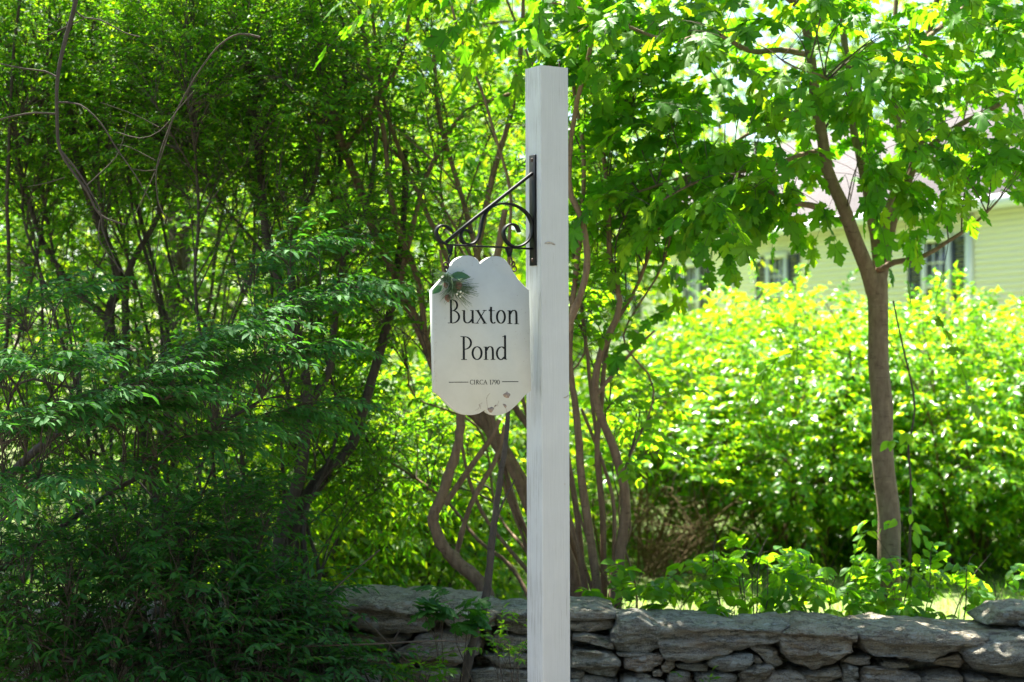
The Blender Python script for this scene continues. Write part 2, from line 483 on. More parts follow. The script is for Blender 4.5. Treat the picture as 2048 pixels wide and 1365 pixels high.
def stone_mat():
    m, nt, b = new_mat("stone")
    tc = N_(nt, "ShaderNodeTexCoord")
    oi = N_(nt, "ShaderNodeObjectInfo")
    off = N_(nt, "ShaderNodeVectorMath", operation='ADD')
    comb = N_(nt, "ShaderNodeCombineXYZ")
    for i in range(3): nt.links.new(math_(nt, 'MULTIPLY', oi.outputs["Random"], 17.0 + 9 * i), comb.inputs[i])
    nt.links.new(tc.outputs["Object"], off.inputs[0]); nt.links.new(comb.outputs[0], off.inputs[1])
    v = off.outputs[0]
    mp = N_(nt, "ShaderNodeMapping"); mp.inputs["Scale"].default_value = (1, 1, 4.5); mp.inputs["Rotation"].default_value = (0.1, 0.12, 0)
    nt.links.new(v, mp.inputs[0])
    strata = N_(nt, "ShaderNodeTexNoise", Scale=9.0, Detail=8.0, Roughness=0.7)
    nt.links.new(mp.outputs[0], strata.inputs["Vector"])
    grain = N_(nt, "ShaderNodeTexNoise", Scale=95.0, Detail=5.0, Roughness=0.7)
    nt.links.new(v, grain.inputs["Vector"])
    big = N_(nt, "ShaderNodeTexNoise", Scale=5.0, Detail=4.0, Roughness=0.6)
    nt.links.new(v, big.inputs["Vector"])
    hue = ramp(nt, oi.outputs["Random"], [(0.0, (.41, .395, .32)), (0.25, (.48, .42, .31)), (0.45, (.38, .385, .32)), (0.65, (.50, .41, .28)), (0.85, (.44, .42, .345)), (1.0, (.48, .36, .235))])
    dark = mixc(nt, 1.0, hue, (.80, .78, .73), 'MULTIPLY')
    c = mixc(nt, ramp(nt, strata.outputs["Fac"], [(0.35, (0, 0, 0)), (0.65, (1, 1, 1))]), dark, hue)
    c = mixc(nt, ramp(nt, grain.outputs["Fac"], [(0.45, (0, 0, 0)), (0.72, (.7, .7, .7))]), c, (.50, .50, .45))
    c = mixc(nt, ramp(nt, big.outputs["Fac"], [(0.32, (.5, .5, .5)), (0.44, (0, 0, 0))]), c, mixc(nt, 1.0, c, (.55, .56, .52), 'MULTIPLY'))
    seam_n = N_(nt, "ShaderNodeTexNoise", Scale=5.5, Detail=7.0, Roughness=0.72)
    mp2 = N_(nt, "ShaderNodeMapping"); mp2.inputs["Scale"].default_value = (1, 1, 7.0); mp2.inputs["Rotation"].default_value = (0.05, 0.16, 0)
    nt.links.new(v, mp2.inputs[0]); nt.links.new(mp2.outputs[0], seam_n.inputs["Vector"])
    seam = ramp(nt, math_(nt, 'ABSOLUTE', math_(nt, 'SUBTRACT', seam_n.outputs["Fac"], 0.5)), [(0.0, (.85, .85, .85)), (0.018, (0, 0, 0))])
    c = mixc(nt, seam, c, (.045, .042, .036))
    fleck = N_(nt, "ShaderNodeTexNoise", Scale=150.0, Detail=2.0)
    nt.links.new(v, fleck.inputs["Vector"])
    c = mixc(nt, ramp(nt, fleck.outputs["Fac"], [(0.60, (0, 0, 0)), (0.68, (.8, .8, .8))]), c, (.60, .58, .49))
    c = mixc(nt, ramp(nt, fleck.outputs["Fac"], [(0.32, (.55, .55, .55)), (0.40, (0, 0, 0))]), c, (.10, .10, .09))
    rust = ramp(nt, big.outputs["Fac"], [(0.56, (0, 0, 0)), (0.70, (.55, .55, .55))])
    c = mixc(nt, rust, c, (.30, .18, .09))
    moss_n = N_(nt, "ShaderNodeTexNoise", Scale=7.0, Detail=6.0, Roughness=0.75)
    nt.links.new(comb.outputs[0], moss_n.inputs["Vector"]); nt.links.new(tc.outputs["Object"], moss_n.inputs["Vector"])
    moss = ramp(nt, moss_n.outputs["Fac"], [(0.58, (0, 0, 0)), (0.72, (.55, .55, .55))])
    c = mixc(nt, moss, c, (.055, .085, .028))
    vor = N_(nt, "ShaderNodeTexVoronoi", Scale=19.0)
    wob = N_(nt, "ShaderNodeVectorMath", operation='ADD')
    nv = N_(nt, "ShaderNodeTexNoise", Scale=60.0)
    sc = N_(nt, "ShaderNodeVectorMath", operation='SCALE'); sc.inputs["Scale"].default_value = 0.02
    nt.links.new(v, nv.inputs["Vector"]); nt.links.new(nv.outputs["Color"], sc.inputs[0])
    nt.links.new(v, wob.inputs[0]); nt.links.new(sc.outputs[0], wob.inputs[1])
    nt.links.new(wob.outputs[0], vor.inputs["Vector"])
    seed = ramp(nt, vor.outputs["Color"], [(0.62, (0, 0, 0)), (0.66, (1, 1, 1))])
    spot = ramp(nt, vor.outputs["Distance"], [(0.22, (1, 1, 1)), (0.34, (0, 0, 0))])
    lich = math_(nt, 'MULTIPLY', math_(nt, 'MULTIPLY', spot, seed), 0.6)
    c = mixc(nt, lich, c, (.62, .64, .58))
    nt.links.new(c, b.inputs["Base Color"])
    b.inputs["Roughness"].default_value = 0.92
    b.inputs["Specular IOR Level"].default_value = 0.25
    h = math_(nt, 'ADD', math_(nt, 'MULTIPLY', strata.outputs["Fac"], 1.0), math_(nt, 'MULTIPLY', grain.outputs["Fac"], 0.4))
    h = math_(nt, 'SUBTRACT', h, math_(nt, 'MULTIPLY', seam, 0.35))
    bp = N_(nt, "ShaderNodeBump", Strength=1.0, Distance=0.06)
    nt.links.new(h, bp.inputs["Height"]); nt.links.new(bp.outputs[0], b.inputs["Normal"])
    return m
M["stone"] = stone_mat()

def ground_mat():
    m, nt, b = new_mat("lawn")
    tc = N_(nt, "ShaderNodeTexCoord")
    n1 = N_(nt, "ShaderNodeTexNoise", Scale=0.5, Detail=6.0, Roughness=0.65)
    n2 = N_(nt, "ShaderNodeTexNoise", Scale=14.0, Detail=8.0, Roughness=0.75)
    for n in (n1, n2): nt.links.new(tc.outputs["Object"], n.inputs["Vector"])
    g = ramp(nt, n2.outputs["Fac"], [(0.3, (.10, .15, .035)), (0.7, (.20, .25, .07))])
    c = mixc(nt, ramp(nt, n1.outputs["Fac"], [(0.5, (0, 0, 0)), (0.7, (.7, .7, .7))]), g, (.13, .105, .06))
    nt.links.new(c, b.inputs["Base Color"])
    b.inputs["Roughness"].default_value = 0.95
    bp = N_(nt, "ShaderNodeBump", Strength=0.8, Distance=0.05)
    nt.links.new(n2.outputs["Fac"], bp.inputs["Height"]); nt.links.new(bp.outputs[0], b.inputs["Normal"])
    return m
M["lawn"] = ground_mat()

def soil_mat():
    m, nt, b = new_mat("soil")
    tc = N_(nt, "ShaderNodeTexCoord")
    n2 = N_(nt, "ShaderNodeTexNoise", Scale=25.0, Detail=8.0, Roughness=0.75)
    nt.links.new(tc.outputs["Object"], n2.inputs["Vector"])
    g = ramp(nt, n2.outputs["Fac"], [(0.3, (.025, .018, .012)), (0.7, (.10, .07, .045))])
    nt.links.new(g, b.inputs["Base Color"])
    b.inputs["Roughness"].default_value = 0.95
    bp = N_(nt, "ShaderNodeBump", Strength=1.0, Distance=0.03)
    nt.links.new(n2.outputs["Fac"], bp.inputs["Height"]); nt.links.new(bp.outputs[0], b.inputs["Normal"])
    return m
M["soil"] = soil_mat()

# ------------------------------------------------------------------ ground
def ground():
    g = Geo()
    xs = np.concatenate([[-600, -150, -60], np.arange(-30, 30.1, 1.0), [60, 150, 600]])
    ys = np.concatenate([[-600, -120, -40], np.arange(-10, 60.1, 1.0), [90, 180, 800]])
    V = np.array([(x, y, 0.05 * noise.noise(Vector((x * .3, y * .3, 0))) - 0.02) for y in ys for x in xs])
    nx = len(xs)
    Q = np.array([(j * nx + i, j * nx + i + 1, (j + 1) * nx + i + 1, (j + 1) * nx + i) for j in range(len(ys) - 1) for i in range(nx - 1)])
    g.add(V, Q)
    o = g.build("lawn", M["lawn"], None, True)
    o["kind"] = "structure"
    asph = plain_mat("asphalt", (.065, .065, .066), .9, 0, .3, .25, 60)
    g = Geo(); nn_ = 60
    V = [(x, y, .03 + .03 * (1 - abs(y + 1.0) / 3.6)) for x in np.linspace(-120, 120, nn_) for y in (-4.6, -1.0, 2.6)]
    g.add(V, [(i * 3 + k, i * 3 + k + 1, i * 3 + 4 + k, i * 3 + 3 + k) for i in range(nn_ - 1) for k in range(2)])
    g.build("road", asph)["kind"] = "structure"
    g = Geo()
    V = []
    for i in range(61):
        x = -30 + i
        V += [(x, 2.4 + .15 * noise.noise(Vector((x * .7, 0, 0))), .034), (x, 4.8, .05), (x, 7.0 + .3 * noise.noise(Vector((x * .5, 5, 0))), .045)]
    g.add(V, [(i * 3 + k, i * 3 + k + 1, i * 3 + 4 + k, i * 3 + 3 + k) for i in range(60) for k in range(2)])
    g.build("verge", plain_mat("gravel", (.17, .15, .125), .95, 0, .2, .35, 30))["kind"] = "structure"  # gravel sheet out of view, added to cut green bounce on the post
    # bare earth under the thicket and along the wall
    g = Geo()
    ring = []
    for k in range(40):
        a = 2 * math.pi * k / 40
        rr = 1 + 0.18 * noise.noise(Vector((math.cos(a) * 2, math.sin(a) * 2, 3)))
        ring.append((-1.6 + 4.4 * rr * math.cos(a), 8.3 + 2.7 * rr * math.sin(a), 0.035))
    V = [(-1.6, 8.3, 0.05)] + ring
    g.add(V, [(0, 1 + k, 1 + (k + 1) % 40) for k in range(40)])
    o = g.build("earth", M["soil"])
    o["kind"] = "structure"
    # grass blades on the sunlit lawn beyond the wall
    n = 26000
    x = RNG.uniform(-4.5, 5.5, n); y = 9.6 + 9 * RNG.random(n) ** 1.5
    h = RNG.uniform(.05, .12, n)
    a = RNG.uniform(0, 2 * math.pi, n)
    side = np.stack([np.cos(a), np.sin(a), 0 * a], -1) * 0.004
    lean = np.stack([RNG.normal(0, .03, n), RNG.normal(0, .03, n), h], -1)
    B = np.stack([x, y, 0 * x - 0.03], -1)
    V = np.stack([B - side, B + side, B + lean], 1).reshape(-1, 3)
    g = Geo(); g.add(V, np.arange(3 * n).reshape(-1, 3))
    o = g.build("grass", M["sapling_leaf"])
    tag(o, "short green grass of the sunlit lawn beyond the stone wall", "grass", kind="stuff")
ground()

# ------------------------------------------------------------------ house behind the hedge
def house():
    p1 = Vector((7.9, 29.0, 0)); e = Vector((-0.35, 0.937, 0)).normalized()
    nf = Vector((-e.y, e.x, 0))            # outward normal of the facade that is seen
    if nf.dot(Vector((0, -1, 0))) < 0: nf = -nf
    up = Vector((0, 0, 1))
    s0, s1, zt = -4.0, 18.5, 4.25
    root = empty("house", p1, "cream clapboard house with dark shutters and grey roof behind the tall hedge", "house")
    cream = plain_mat("cream_siding", (.83, .80, .745), 0.55)
    roofm = bark_mat("roof_shingle", (.065, .056, .058), (.115, .102, .104), 9, 1.0, 0.3)
    glass = plain_mat("window_glass", (.05, .06, .07), 0.08, 0, 0.8)
    found = plain_mat("foundation", (.30, .29, .27), 0.9, 0, .2, .2, 8)
    pt = lambda s, o, z: p1 + e * s + nf * o + up * z
    L = (s1 - s0) / 2; mid = (s0 + s1) / 2
    D = 8.0
    g = Geo(); g.add(*box_vf(pt(mid, -D / 2 - 0.03, zt / 2), e * L, nf * (D / 2), up * (zt / 2)))
    g.build("wall", cream, root)
    g = Geo(); g.add(*box_vf(pt(mid, -0.02, 0.2), e * (L - .02), nf * 0.06, up * 0.22))
    g.build("foundation", found, root)
    # clapboards, one object each
    hgt, nb = 0.102, int((zt - 0.45) / 0.102)
    g = Geo()
    c = [pt(s0, 0.0, 0), pt(s1, 0.0, 0)]
    v = []
    for q in c:
        v += [q + nf * 0.004 + up * hgt, q + nf * 0.022, q + nf * (-0.02), q + nf * (-0.02) + up * hgt]
    g.add([tuple(x) for x in v], [(0, 1, 5, 4), (1, 2, 6, 5), (3, 0, 4, 7), (0, 3, 2, 1), (4, 5, 6, 7)])
    me = g.mesh("clapboard", cream, False, p1)
    for i in range(nb + 1):
        o = link("clapboard", me, root)
        o.location = (0, 0, 0.42 + i * hgt)
    # roof: two slopes of overlapping shingle rows, front one seen
    rise, run = 2.7, D / 2 + 0.35
    sl = math.atan2(rise, run)
    dn = (nf * math.cos(sl) - up * math.sin(sl)); nr = (nf * math.sin(sl) + up * math.cos(sl))
    eave = pt(mid, 0.35, zt - 0.05)
    length = math.hypot(rise, run)
    g = Geo()
    g.add(*box_vf(eave - dn * (length / 2) - nr * 0.06, e * (L + .3), dn * (length / 2), nr * 0.05))
    dn2 = (-nf * math.cos(sl) - up * math.sin(sl)); nr2 = (-nf * math.sin(sl) + up * math.cos(sl))
    eave2 = pt(mid, -D - 0.35, zt - 0.05)
    g.add(*box_vf(eave2 - dn2 * (length / 2) - nr2 * 0.06, e * (L + .3), dn2 * (length / 2), nr2 * 0.05))
    roof = g.build("roof", roofm, root)
    rows = 30
    g = Geo()
    hrow = length / rows
    g.add(*box_vf((0, 0, 0), e * (L + .32), dn * (hrow * 0.56) - nr * 0.004, nr * 0.008))
    me = g.mesh("shingle", roofm)
    for i in range(rows):
        o = link("shingle", me, roof)
        o.location = (eave - dn * (hrow * (i + .5)) + nr * 0.006) - p1
    g = Geo(); g.add(*box_vf(pt(mid, 0.36, zt - 0.11), e * (L + .3), nf * 0.02, up * 0.11)); g.build("fascia", M["trim_white"], root)
    for s in (s0, s1):
        a, b_, c_ = pt(s, 0, zt), pt(s, -D, zt), pt(s, -D / 2, zt + rise - .2)
        g = Geo(); g.add([tuple(a), tuple(b_), tuple(c_)], [(0, 1, 2)])
        g.build("gable", cream, root)
    for s in (0.46, 9.05, 18.4):
        g = Geo(); g.add(*box_vf(pt(s, 0.055, 2.3), e * 0.09, nf * 0.03, up * 1.85)); g.build("trim_board", M["trim_white"], root)
    for s in (1.42, 7.05, 10.97, 14.6):
        w, zb, ztp = 0.80, 2.05, 3.66
        zc = (zb + ztp) / 2; hh = (ztp - zb) / 2
        g = Geo()
        for sg in (-1, 1): g.add(*box_vf(pt(s + sg * (w / 2 - .03), 0.05, zc), e * 0.05, nf * 0.035, up * hh))
        g.add(*box_vf(pt(s, 0.052, ztp + .02), e * (w / 2 + .04), nf * 0.04, up * 0.06))
        g.add(*box_vf(pt(s, 0.056, zb - .02), e * (w / 2 + .05), nf * 0.05, up * 0.035))
        win = g.build("window", M["trim_white"], root)
        g = Geo(); g.add(*box_vf(pt(s, 0.030, zc), e * (w / 2 - .07), nf * 0.004, up * (hh - .03))); g.build("pane", glass, win)
        g = Geo()
        g.add(*box_vf(pt(s, 0.045, zc), e * (w / 2 - .08), nf * 0.012, up * 0.03))
        for k in (-1, 1):
            g.add(*box_vf(pt(s + k * w / 7, 0.040, zc), e * 0.011, nf * 0.008, up * (hh - .05)))
            g.add(*box_vf(pt(s, 0.0425, zc + k * hh / 2), e * (w / 2 - .08), nf * 0.008, up * 0.011))
        g.build("muntin", M["trim_white"], win)
        for sg in (-1, 1):
            g = Geo()
            sc_ = s + sg * (w / 2 + 0.27)
            for q in (-1, 1): g.add(*box_vf(pt(sc_ + q * 0.18, 0.040, zc), e * 0.035, nf * 0.018, up * (hh + .02)))
            for q in (-1, 0, 1): g.add(*box_vf(pt(sc_, 0.039, zc + q * (hh - .03)), e * 0.15, nf * 0.017, up * 0.05))
            for q in range(18):
                z = zc - hh + .08 + q * (2 * hh - .16) / 17
                g.add(*box_vf(pt(sc_, 0.036, z), e * 0.15, nf * 0.012 - up * 0.008, up * 0.026 + nf * 0.006))
            g.build("shutter", M["shutter"], root)
house()

# ------------------------------------------------------------------ plants
def sample_blob(blobs):
    """Points in ellipsoids given as (px, py, Y, rx px, ry px, depth m, n, shell)."""
    out = []
    for (px, py, Y, rx, ry, dep, n, shell) in blobs:
        d = nrm(RNG.normal(size=(n, 3))) * (RNG.random(n) ** (1.0 / shell))[:, None]
        yy = Y + d[:, 1] * dep
        c = at(px, py, Y)
        out.append(np.stack([c.x + d[:, 0] * rx / F * Y, yy, c.z + d[:, 2] * ry / F * Y], -1))
    P = np.concatenate(out)
    return P[P[:, 2] > 0.06]

def stem_auto(base, tip, r0, r1, bow=0.2, wob=0.05, n=6):
    base, tip = np.array(base, float), np.array(tip, float)
    L = np.linalg.norm(tip - base)
    side = np.array([RNG.normal(), RNG.normal() * .6, 0.0]); side /= np.linalg.norm(side) + 1e-9
    pts = []
    for i in range(n):
        t = i / (n - 1)
        p = base + (tip - base) * t
        p = p + side * bow * L * math.sin(math.pi * t) * 0.5
        p[2] += bow * L * 0.5 * math.sin(math.pi * t)
        if 0 < i: p = p + RNG.normal(0, wob, 3) * min(1, t * 2)
        pts.append([*p, r0 + (r1 - r0) * t ** 0.8])
    return pts

def pxstem(pts, Y, r0, r1, dY=0.0):
    """Stem traced along photo pixels at distance Y (drifting by dY)."""
    n = len(pts)
    out = []
    for i, p in enumerate(pts):
        t = i / (n - 1)
        y = Y + dY * t
        q = at(p[0], p[1], y)
        out.append([q.x, q.y, max(q.z, -0.1), (r0 + (r1 - r0) * t) / F * y])
    return out

def plant(name, label, cat, base, stems, sprays, leaf, mat, bark, size, per=14, slen=0.30, singles=0, group=None,
          stem_name="stem", trunk_name=None, droop=0.25, flat=0.35, nflat=0.35, twig_r=0.0032, reach=1.4, tilt=(0, 0, 0), seedfan=0.9,
          clusters=12, twig_mat=None, lump=0.22, outward=0.6):
    root = empty(name, base, label, cat, group)
    K = []
    for i, st in enumerate(stems):
        S = spline(st, 0.07)
        if len(S) > 6:
            jit = np.array([noise.noise_vector(Vector(q[:3]) * 3.0) for q in S]) * 0.02
            S[:, :3] += jit * np.minimum(1, np.arange(len(S)) / 6)[:, None]
        g = Geo()
        rmax = S[:, 3].max()
        tube(g, S, 10 if rmax > .03 else (7 if rmax > .01 else 5), lump)
        g.build(trunk_name if (trunk_name and i == 0) else stem_name, bark, root, True)
        K.append(S)
    K = np.concatenate(K)
    P = np.asarray(sprays, float)
    tw = Geo()
    def attach(P, pts, below):
        kd = kdtree.KDTree(len(pts))
        for i, q in enumerate(pts): kd.insert(Vector(q[:3]), i)
        kd.balance()
        A = np.zeros((len(P), 3)); r = np.zeros(len(P))
        for i, p in enumerate(P):
            co, j, d = kd.find(Vector((p[0], p[1], p[2] - below)))
            A[i] = co; r[i] = pts[j][3]
        return A, r
    n1 = max(3, len(P) // clusters)
    ci = RNG.choice(len(P), min(n1, len(P)), replace=False)
    C = P[ci]
    A, ra = attach(C, K, 0.30)
    dist = np.linalg.norm(C - A, axis=1)
    Mid = (A + C) / 2 + np.stack([RNG.normal(0, .06, len(C)), RNG.normal(0, .06, len(C)), 0.10 + 0.06 * RNG.random(len(C))], -1) * np.minimum(dist, 1.5)[:, None] * 1.4
    r0 = np.clip(twig_r * (0.9 + dist * 1.6), twig_r, 0.016)
    r0 = np.minimum(r0, np.maximum(ra * 0.8, twig_r))
    many_twigs(tw, A, Mid, C, r0, np.full(len(C), twig_r * .6), 4, 8)
    t = np.linspace(0.25, 1, 6)[None, :, None]
    CB = ((1 - t) ** 2 * A[:, None] + 2 * t * (1 - t) * Mid[:, None] + t * t * C[:, None]).reshape(-1, 3)
    pts = np.concatenate([K, np.concatenate([CB, np.full((len(CB), 1), twig_r)], 1)])
    A, ra = attach(P, pts, 0.10)
    d = P - A
    dist = np.linalg.norm(d, axis=1)
    keep = dist < reach
    P, A, d, dist = P[keep], A[keep], d[keep], dist[keep]
    Mid = (A + P) / 2 + np.stack([0 * dist, 0 * dist, 0.12 * dist], -1) + RNG.normal(0, .03, (len(P), 3)) * dist[:, None]
    n = len(P)
    # spray direction: away from where it is held, kept rather level, with the plant's own lean
    cen = K[:, :3].mean(0)
    out = P - cen; out[:, 2] *= 0.3
    D = nrm(nrm(P - Mid) * (1 - outward) + nrm(out) * outward + RNG.normal(0, seedfan * .45, (n, 3)) * np.array([1, 1, flat]) + np.array(tilt))
    Lr = slen * RNG.uniform(.6, 1.25, n)
    End = P + D * Lr[:, None] - np.stack([0 * Lr, 0 * Lr, Lr * droop], -1)
    many_twigs(tw, A, Mid, P, np.full(n, twig_r * .75), np.full(n, twig_r * .5), 3, 5)
    many_twigs(tw, P, P + D * Lr[:, None] * .5, End, np.full(n, twig_r * .5), np.full(n, twig_r * .3), 3, 4)
    # leaves along the spray, in two rows
    up = nrm(np.array([0, 0, 1.0]) + RNG.normal(0, nflat * .6, (n, 3)) - 0.0 * D)
    k = np.arange(per)
    tt = ((k + 0.6) / per)[None, :] + RNG.normal(0, .03, (n, per))
    tt = np.clip(tt, 0.02, 1.0)[..., None]
    Mq = P + D * Lr[:, None] * .5
    pos = (1 - tt) ** 2 * P[:, None] + 2 * tt * (1 - tt) * Mq[:, None] + tt * tt * End[:, None]
    tan = nrm(2 * (1 - tt) * (Mq - P)[:, None] + 2 * tt * (End - Mq)[:, None])
    side = nrm(np.cross(up[:, None], tan)) * np.where(k % 2 == 0, 1.0, -1.0)[None, :, None]
    ang = RNG.uniform(.5, 1.2, (n, per, 1)); ang[:, -1] = 0.1
    LD = tan * np.cos(ang) + side * np.sin(ang) - np.array([0, 0, 1.0]) * RNG.uniform(.0, droop * 2.0, (n, per, 1)) + RNG.normal(0, .12, (n, per, 3))
    LN = up[:, None] + RNG.normal(0, nflat, (n, per, 3))
    sz = size * RNG.uniform(.62, 1.2, (n, per))
    pos, LD, LN, sz = pos.reshape(-1, 3), LD.reshape(-1, 3), LN.reshape(-1, 3), sz.ravel()
    ok = pos[:, 2] > 0.02
    build_leaves(root, pos[ok], LD[ok], LN[ok], sz[ok], leaf, mat, singles)
    o = tw.build("twigs", twig_mat or M["twig"], root, True)
    o["kind"] = "stuff"
    return root

# ------------------------------------------------------------------ sign post
AL = R(29)
dR = Vector((math.cos(AL), math.sin(AL), 0)); dL = Vector((-math.sin(AL), math.cos(AL), 0))
nR = Vector((math.sin(AL), -math.cos(AL), 0)); nL = -dR
W_ = 0.115
near = at(1083.5, 706, 6.25)
def sign_post():
    base = Vector((near.x, near.y, 0))
    root = empty("sign_post", base, "square white wooden post with black scroll iron bracket standing before the stone wall", "sign post")
    lean = -5.0 / 1234.0
    zt = 2.727
    me = bpy.data.meshes.new("post")
    V, Fc, mi = [], [], []
    nz = 26
    bev = 0.003
    for i in range(nz):
        z = -0.1 + (zt + 0.1) * i / (nz - 1)
        off = Vector((lean * (z - 1.7), 0, 0))
        ring = [dL * bev, dR * bev, dR * (W_ - bev), dR * W_ + dL * bev, dR * W_ + dL * (W_ - bev), dR * (W_ - bev) + dL * W_, dR * bev + dL * W_, dL * (W_ - bev)]
        for k, q in enumerate(ring):
            j = noise.noise(Vector((k * 3.1, z * 2.2, 1))) * 0.0009
            V.append(q + off + Vector((j, j * .5, z + (0.004 * noise.noise(q * 30) if i == nz - 1 else 0))))
    for i in range(nz - 1):
        for k in range(8):
            a = i * 8 + k; b = i * 8 + (k + 1) % 8
            Fc.append((a, b, b + 8, a + 8)); mi.append(1 if k in (7, 6) else 0)
    top = (nz - 1) * 8
    Fc.append(tuple(top + k for k in range(8))); mi.append(2)
    me.from_pydata([tuple(v) for v in V], [], Fc)
    for m in (M["paint"], M["paint_worn"], M["end_grain"]): me.materials.append(m)
    me.polygons.foreach_set("material_index", mi)
    me.update()
    link("post", me, root)
    # nails left standing in the top
    def nail(px, py, Y, h, tiltv, bent=None):
        p = at(px, py, Y); p.z = zt - 0.012
        g = Geo()
        pts = [[*p, .0022], [*(p + Vector((tiltv[0] * .5, 0, h * .5 + .006))), .0022], [*(p + Vector((tiltv[0], 0, h + .012))), .0022]]
        if bent: pts += [[*(p + Vector((bent, 0, h + .013))), .0015]]
        tube(g, spline(pts, .006), 6)
        e = Vector(pts[-1][:3])
        tube(g, np.array([[*e, .0055], [*(e + Vector((0, 0, .0022))), .0055]]), 8)
        g.build("nail", M["rust"], root)
    nail(1066, 131, 6.335, 0.021, (-0.001,))
    nail(1118, 131, 6.30, 0.022, (0.001,))
    nail(1094, 131, 6.30, 0.004, (0.001,), 0.010)
    nail(1088, 131, 6.32, 0.004, (0.001,))
    # knot and chips on the front face
    fp = base + Vector((0, 0, 0))
    def mark(pts, name, mat):
        q = [on_plane(x, y, base + nR * 0.0012, nR) for x, y in pts]
        for v in q: v += Vector((0, 0, 0))
        q2 = [v - nR * 0.003 for v in q]
        n = len(q)
        g = Geo(); g.add([tuple(v) for v in q + q2], [tuple(range(n))] + [(i, (i + 1) % n, n + (i + 1) % n, n + i) for i in range(n)])
        g.build(name, mat, root)
    knot = plain_mat("knot", (.42, .37, .29), .8, 0, .2, .35, 300)
    mark([(1090, 486), (1097, 484), (1106, 486), (1111, 489), (1109, 491), (1103, 488.5), (1096, 489), (1091, 488)], "knot", knot)
    mark([(1127, 795), (1132, 794), (1137, 790), (1137, 792), (1133, 796), (1128, 797)], "knot", knot)
    mark([(1119, 1131), (1123, 1130), (1124, 1134), (1121, 1135)], "knot", knot)
    mark([(1128, 968), (1131, 968), (1130, 971)], "knot", knot)
    # ---- scroll bracket, screwed to the left face
    C0 = at(1064, 420, 6.30)
    # centre line of the left face
    cl = base + dL * (W_ * 0.46)
    C0 = Vector((cl.x, cl.y, C0.z))
    leanv = lambda z: Vector((lean * (z - 1.7), 0, 0))
    br = empty("bracket", (0, 0, 0)); br.parent = root
    br["label"] = "black wrought iron scroll bracket screwed to the post"
    def bx(name, c, a, b_, d, mat=M["iron"]):
        g = Geo(); g.add(*box_vf(c, a, b_, d)); o = g.build(name, mat, br)
        mo = o.modifiers.new("b", 'BEVEL'); mo.width = 0.001; mo.segments = 1
        return o
    zt_, zb_ = 2.411, 2.013
    zc = (zt_ + zb_) / 2
    bx("wall_plate", C0.xy.to_3d() + Vector((0, 0, zc)) + leanv(zc) + nL * 0.0035, nL * 0.0032, dL * 0.0215, Vector((lean * .2, 0, (zt_ - zb_) / 2)))
    for py in (321, 521):
        z = CZ - (py - HY) / F * 6.3
        g = Geo(); c = C0.xy.to_3d() + Vector((0, 0, z)) + leanv(z)
        tube(g, np.array([[*(c + nL * .0055), .0075], [*(c + nL * .0085), .0070], [*(c + nL * .0100), .0040]]), 10)
        g.build("screw", M["rust"], br)
    P0 = C0.xy.to_3d()
    q = lambda zx, zy: on_plane(820 + zx / 4.875, 280 + zy / 4.875, P0, nR)   # a point in the bracket's own plane
    wd, th = 0.0105, 0.0032
    def strap(name, pts, w=wd, t=th, step=0.006, curve=True, taper=False):
        pts3 = [q(*p) for p in pts]
        S = spline([[*p, .002] for p in pts3], step)[:, :3] if curve else np.array([tuple(p) for p in pts3])
        T = nrm(np.gradient(S, axis=0)); nn = np.array(nR)
        U = nrm(np.cross(T, nn))
        V = []
        for i in range(len(S)):
            for a, b_ in ((-1, -1), (1, -1), (1, 1), (-1, 1)):
                V.append(S[i] + U[i] * t * a + nn * w * b_)
        n = len(S)
        Q = [(i * 4 + k, i * 4 + (k + 1) % 4, i * 4 + 4 + (k + 1) % 4, i * 4 + 4 + k) for i in range(n - 1) for k in range(4)]
        Q += [(3, 2, 1, 0), tuple((n - 1) * 4 + k for k in range(4))]
        g = Geo(); g.add(V, Q)
        return g.build(name, M["iron"], br)
    strap("diagonal_bar", [(1192, 326), (1160, 352), (600, 790), (352, 998)], 0.0075, 0.0050, curve=False)
    strap("horizontal_bar", [(1186, 1064), (352, 1022)], 0.0080, 0.0028, curve=False)
    strap("scroll", [(352, 1016), (310, 1000), (270, 955), (255, 905), (268, 858), (305, 835), (345, 840), (378, 858), (402, 882)])
    strap("scroll", [(595, 912), (570, 890), (535, 880), (503, 898), (492, 935), (503, 980), (535, 1012), (580, 1020), (625, 1003), (662, 960), (685, 890), (700, 800),
                     (722, 740), (765, 680), (830, 638), (930, 622), (1035, 645), (1125, 705), (1178, 790), (1190, 880), (1165, 965), (1105, 1022), (1035, 1043), (975, 1025),
                     (930, 975), (910, 910), (925, 860), (960, 830), (1000, 822), (1038, 845), (1064, 902)])
    for xs in ((345, 428), (922, 1008)):
        xc = (xs[0] + xs[1]) / 2
        y0 = 1026 + (xc - 352) * 0.0504
        pts = [q(xs[0] + 4, y0), q(xs[1] - 6, y0 + 3), q(xc + 20, y0 + 82), q(xc - 8, y0 + 86)]
        v = [p + nR * s_ for s_ in (-.003, .003) for p in pts]
        g = Geo(); g.add([tuple(p) for p in v], [(0, 1, 2, 3), (7, 6, 5, 4)] + [(i, (i + 1) % 4, 4 + (i + 1) % 4, 4 + i) for i in range(4)])
        g.build("hanger_tab", M["iron"], br)
    return root, P0, q
post, P0, brq = sign_post()

